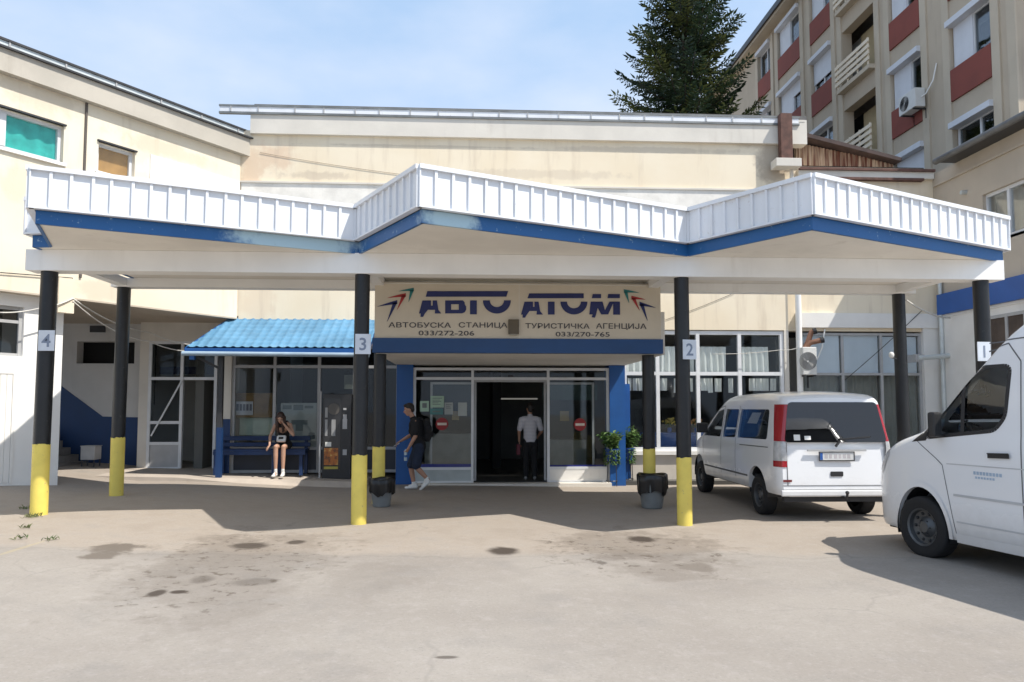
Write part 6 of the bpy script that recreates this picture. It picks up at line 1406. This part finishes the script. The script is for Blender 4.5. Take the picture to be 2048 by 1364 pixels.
def build_sitter():
    # local frame: +x forward (towards the yard), z=0 is the pavement
    X = lambda x, y, z: Vector((x, y, z)); YB = 16.3; g = .055
    c = Vector((XY(566, YB), YB+.22, g)); t = thing('person', 'girl with long dark hair in black top and shorts slumped on the blue bench', 'person', c, 0); zs = ZY(520,899,YB)-g
    B = MB(); hz = zs+.10; hip = X(.0,0,hz+.02); waist = X(.06,0,hz+.22); chest = X(.17,0,hz+.42); neck = X(.27,0,hz+.56); hc = X(.36,-.01,hz+.625)
    cap(B, hip+X(0,-.06,0), hip+X(0,.06,0), .105, .105); cap(B, hip, waist, .118, .102, ((1,0,0),.82)); cap(B, waist, chest, .102, .125, ((1,0,0),.72)); cap(B, chest+X(.02,-.11,.07), chest+X(.02,.11,.07), .055, .055); cap(B, chest+X(.03,0,.06), neck, .055, .046); cap(B, neck, hc+X(-.03,0,-.03), .045, .045)
    P_, M = head(B, hc, (1,.06,-.75), (.62,0,1), .97)
    kz = zs+.055
    for s, kx, ay, ax in ((1,.44,.085,.45),(-1,.44,-.075,.45)):
        H_ = X(.03,s*.085,hz); K = X(kx,s*.085,kz+.03); A = X(ax,ay,.085); cap(B, H_, K, .078, .052); cap(B, K, K.lerp(A,.35), .050, .050); cap(B, K.lerp(A,.35), A, .050, .030); cap(B, A, A+X(.10,0,-.045), .030, .027)
    # right arm props the head, left arm reaches out along the bench (she faces the viewer)
    LS, LE, LW = X(.18,.165,hz+.47), X(.33,.27,hz+.25), X(.40,.07,hz+.50); RS, RE, RW = X(.18,-.165,hz+.47), X(.22,-.27,hz+.22), X(.42,-.23,hz+.02)
    for a, b, w in ((LS,LE,LW),(RS,RE,RW)): cap(B, a, b, .044, .034); cap(B, b, b.lerp(w,.3), .034, .034); cap(B, b.lerp(w,.3), w, .034, .022)
    hand(B, LW, (hc+X(.03,.02,.02)-LW), (-.3,-1,.2), .7, .92, -1); hand(B, RW, X(.5,-.25,-.5), (0,.2,-1), .5, .92, -1)
    melt(B, 'body', SKIN, t, .0075, 4); thing_face(P_, M, t)
    H = MB(); blob(H, P_(-.030,0,.045), .108, .090, .098, M); blob(H, P_(-.05,0,-.04), .07, .085, .10, M)
    for s in (1, -1):
        a = P_(-.01,.085*s,.02); b = a+X(.01,.015*s,-.16); e = b+X(-.02,.015*s,-.17); cap(H, a, b, .038, .045); cap(H, b, e, .045, .022); cap(H, P_(.03,.082*s,.05), P_(.02,.092*s,-.12), .024, .02)
    cap(H, P_(-.09,0,.0), X(.12,0,hz+.40), .07, .045); melt(H, 'hair', HAIRB, t, .009, 3)
    S = MB(); cap(S, hip+X(.005,0,.04), waist, .128, .114, ((1,0,0),.84)); cap(S, waist, chest+X(0,0,.03), .114, .134, ((1,0,0),.74)); 
    for s in (1, -1): cap(S, chest+X(.06,.07*s,.05), chest+X(-.03,.075*s,.11), .05, .045)
    melt(S, 'top', CLBLK, t, .009, 4)
    T = MB(); cap(T, hip+X(0,-.06,.0), hip+X(0,.06,.0), .113, .113)
    for s in (1, -1): cap(T, X(.03,s*.085,hz), X(.24,s*.085,hz-.005), .088, .082)
    melt(T, 'shorts', CLBLK, t, .009, 4)
    for s, ay in ((1,.085),(-1,-.075)):
        m = MB(); cap(m, X(.45,ay,.07), X(.45,ay,.16), .038, .037); melt(m, 'sock', SHOEW, t, .008, 2); shoe('shoe', SHOEW, (.41,ay,.0), (.66,ay+.02*s,.0), t, .95)
    t.rotation_euler = (0,0,R(-90)); t.scale = (.97,.97,.97); bpy.context.view_layer.update()
    p = t.matrix_world @ X(.30,0,hz+.13); b = thing('handbag', 'small white bag with dark print resting on the lap of the seated girl', 'bag', p, R(-90))
    m = MB(); m.cbox((0,0,.03), .07, .20, .15, Matrix.Rotation(-.5,3,'Y')); m.build('pouch', paint('white bag cloth', (.68,.68,.66), .7), b, local=True, bevel=.025)
    m = MB(); m.cbox((.036,.0,.05), .004, .10, .05, Matrix.Rotation(-.5,3,'Y')); m.build('print', CLBLK, b, local=True); m = MB(); m.tube([(0,.09,.08),(-.06,.06,.2),(-.1,0,.24),(-.06,-.06,.2),(0,-.09,.08)], .006, 6); m.build('strap', CLBLK, b, local=True)
build_sitter()

def build_visitor():
    # local frame: +x forward; he stands with his back to the yard inside the doorway
    X = lambda x, y, z: Vector((x, y, z)); Yv = 17.1; c = Vector((XY(1060, Yv), Yv, -.14)); t = thing('person', 'man in pale shirt and black trousers standing in the doorway with his back turned', 'person', c, 0)
    B = MB(); cap(B, X(0,0,.92), X(0,0,1.1), .13, .125, ((1,0,0),.8)); cap(B, X(0,0,1.1), X(.01,0,1.3), .125, .15, ((1,0,0),.72)); cap(B, X(0,-.14,1.41), X(0,.14,1.41), .07, .07); cap(B, X(0,0,1.42), X(.02,0,1.52), .062, .055); cap(B, X(.02,0,1.5), X(.03,0,1.6), .055, .055); P_, M = head(B, X(.04,0,1.655), (1,.25,-.12), (.1,0,1))
    for s in (1, -1):
        cap(B, X(0,.09*s,.9), X(.02,.10*s,.48), .082, .055); cap(B, X(.02,.10*s,.48), X(-.02,.10*s,.09), .053, .034); cap(B, X(-.02,.10*s,.09), X(.1,.11*s,.04), .034, .03)
    arms = [(X(0,.20,1.40), X(-.01,.26,1.12), X(.10,.25,.88)), (X(0,-.20,1.40), X(.02,-.27,1.12), X(.22,-.20,1.0))]
    for a, b, w in arms: cap(B, a, b, .05, .04); cap(B, b, w, .04, .026)
    hand(B, arms[0][2], (arms[0][2]-arms[0][1]), (0,-1,0), 1.1, 1, 1); hand(B, arms[1][2], (arms[1][2]-arms[1][1]), (0,1,0), .8, 1, -1)
    melt(B, 'body', SKIN2, t, .0085, 4); thing_face(P_, M, t)
    H = MB(); blob(H, P_(-.022,0,.045), .100, .084, .094, M); blob(H, P_(-.06,0,-.03), .05, .07, .06, M); melt(H, 'hair', HAIRD, t, .009, 2)
    S = MB(); cap(S, X(0,0,.93), X(0,0,1.1), .16, .15, ((1,0,0),.82)); cap(S, X(0,0,1.1), X(0,0,1.3), .15, .17, ((1,0,0),.75)); cap(S, X(0,-.14,1.41), X(0,.14,1.41), .082, .082); cap(S, X(0,0,1.42), X(.015,0,1.5), .075, .062)
    for a, b, w in arms: cap(S, a, b.lerp(a,.25), .07, .066)
    melt(S, 'shirt', shirt_mat(), t, .010, 4)
    T = MB(); cap(T, X(0,0,.88), X(0,0,.97), .148, .145, ((1,0,0),.85))
    for s in (1, -1): cap(T, X(0,.09*s,.9), X(.02,.10*s,.48), .096, .075); cap(T, X(.02,.10*s,.48), X(-.015,.105*s,.10), .075, .066)
    melt(T, 'trousers', CLBLK, t, .010, 4)
    for s in (1, -1): shoe('shoe', paint('grey shoe', (.25,.25,.25), .6), (-.06,.105*s,.0), (.2,.12*s,.0), t, 1.05)
    t.rotation_euler = (0,0,R(90)); bpy.context.view_layer.update(); p = t.matrix_world @ (arms[0][2]+X(.05,.0,-.08)); b = thing('shoulder_bag', 'dark maroon bag carried low in the left hand of the man in the doorway', 'bag', p, R(90))
    m = MB(); m.cbox((0,.02,-.10), .26, .09, .26); m.build('bag_body', paint('maroon cloth', (.14,.03,.045), .8), b, local=True, bevel=.03); m = MB(); m.tube([(-.09,.02,.02),(-.05,.02,.10),(.05,.02,.10),(.09,.02,.02)], .009, 6); m.build('handle', CLBLK, b, local=True)
def shirt_mat():
    t = NT('fine striped shirt'); p = t.obj(); s = t.n('ShaderNodeSeparateXYZ'); t.l(p, s.inputs[0]); w = t.math('SINE', t.math('MULTIPLY', s.outputs[2], 190.0)); t.bsdf(t.mix(t.ramp(w, .2, .9), (.62,.60,.62), (.40,.40,.46)), .85); return t.m
build_visitor()
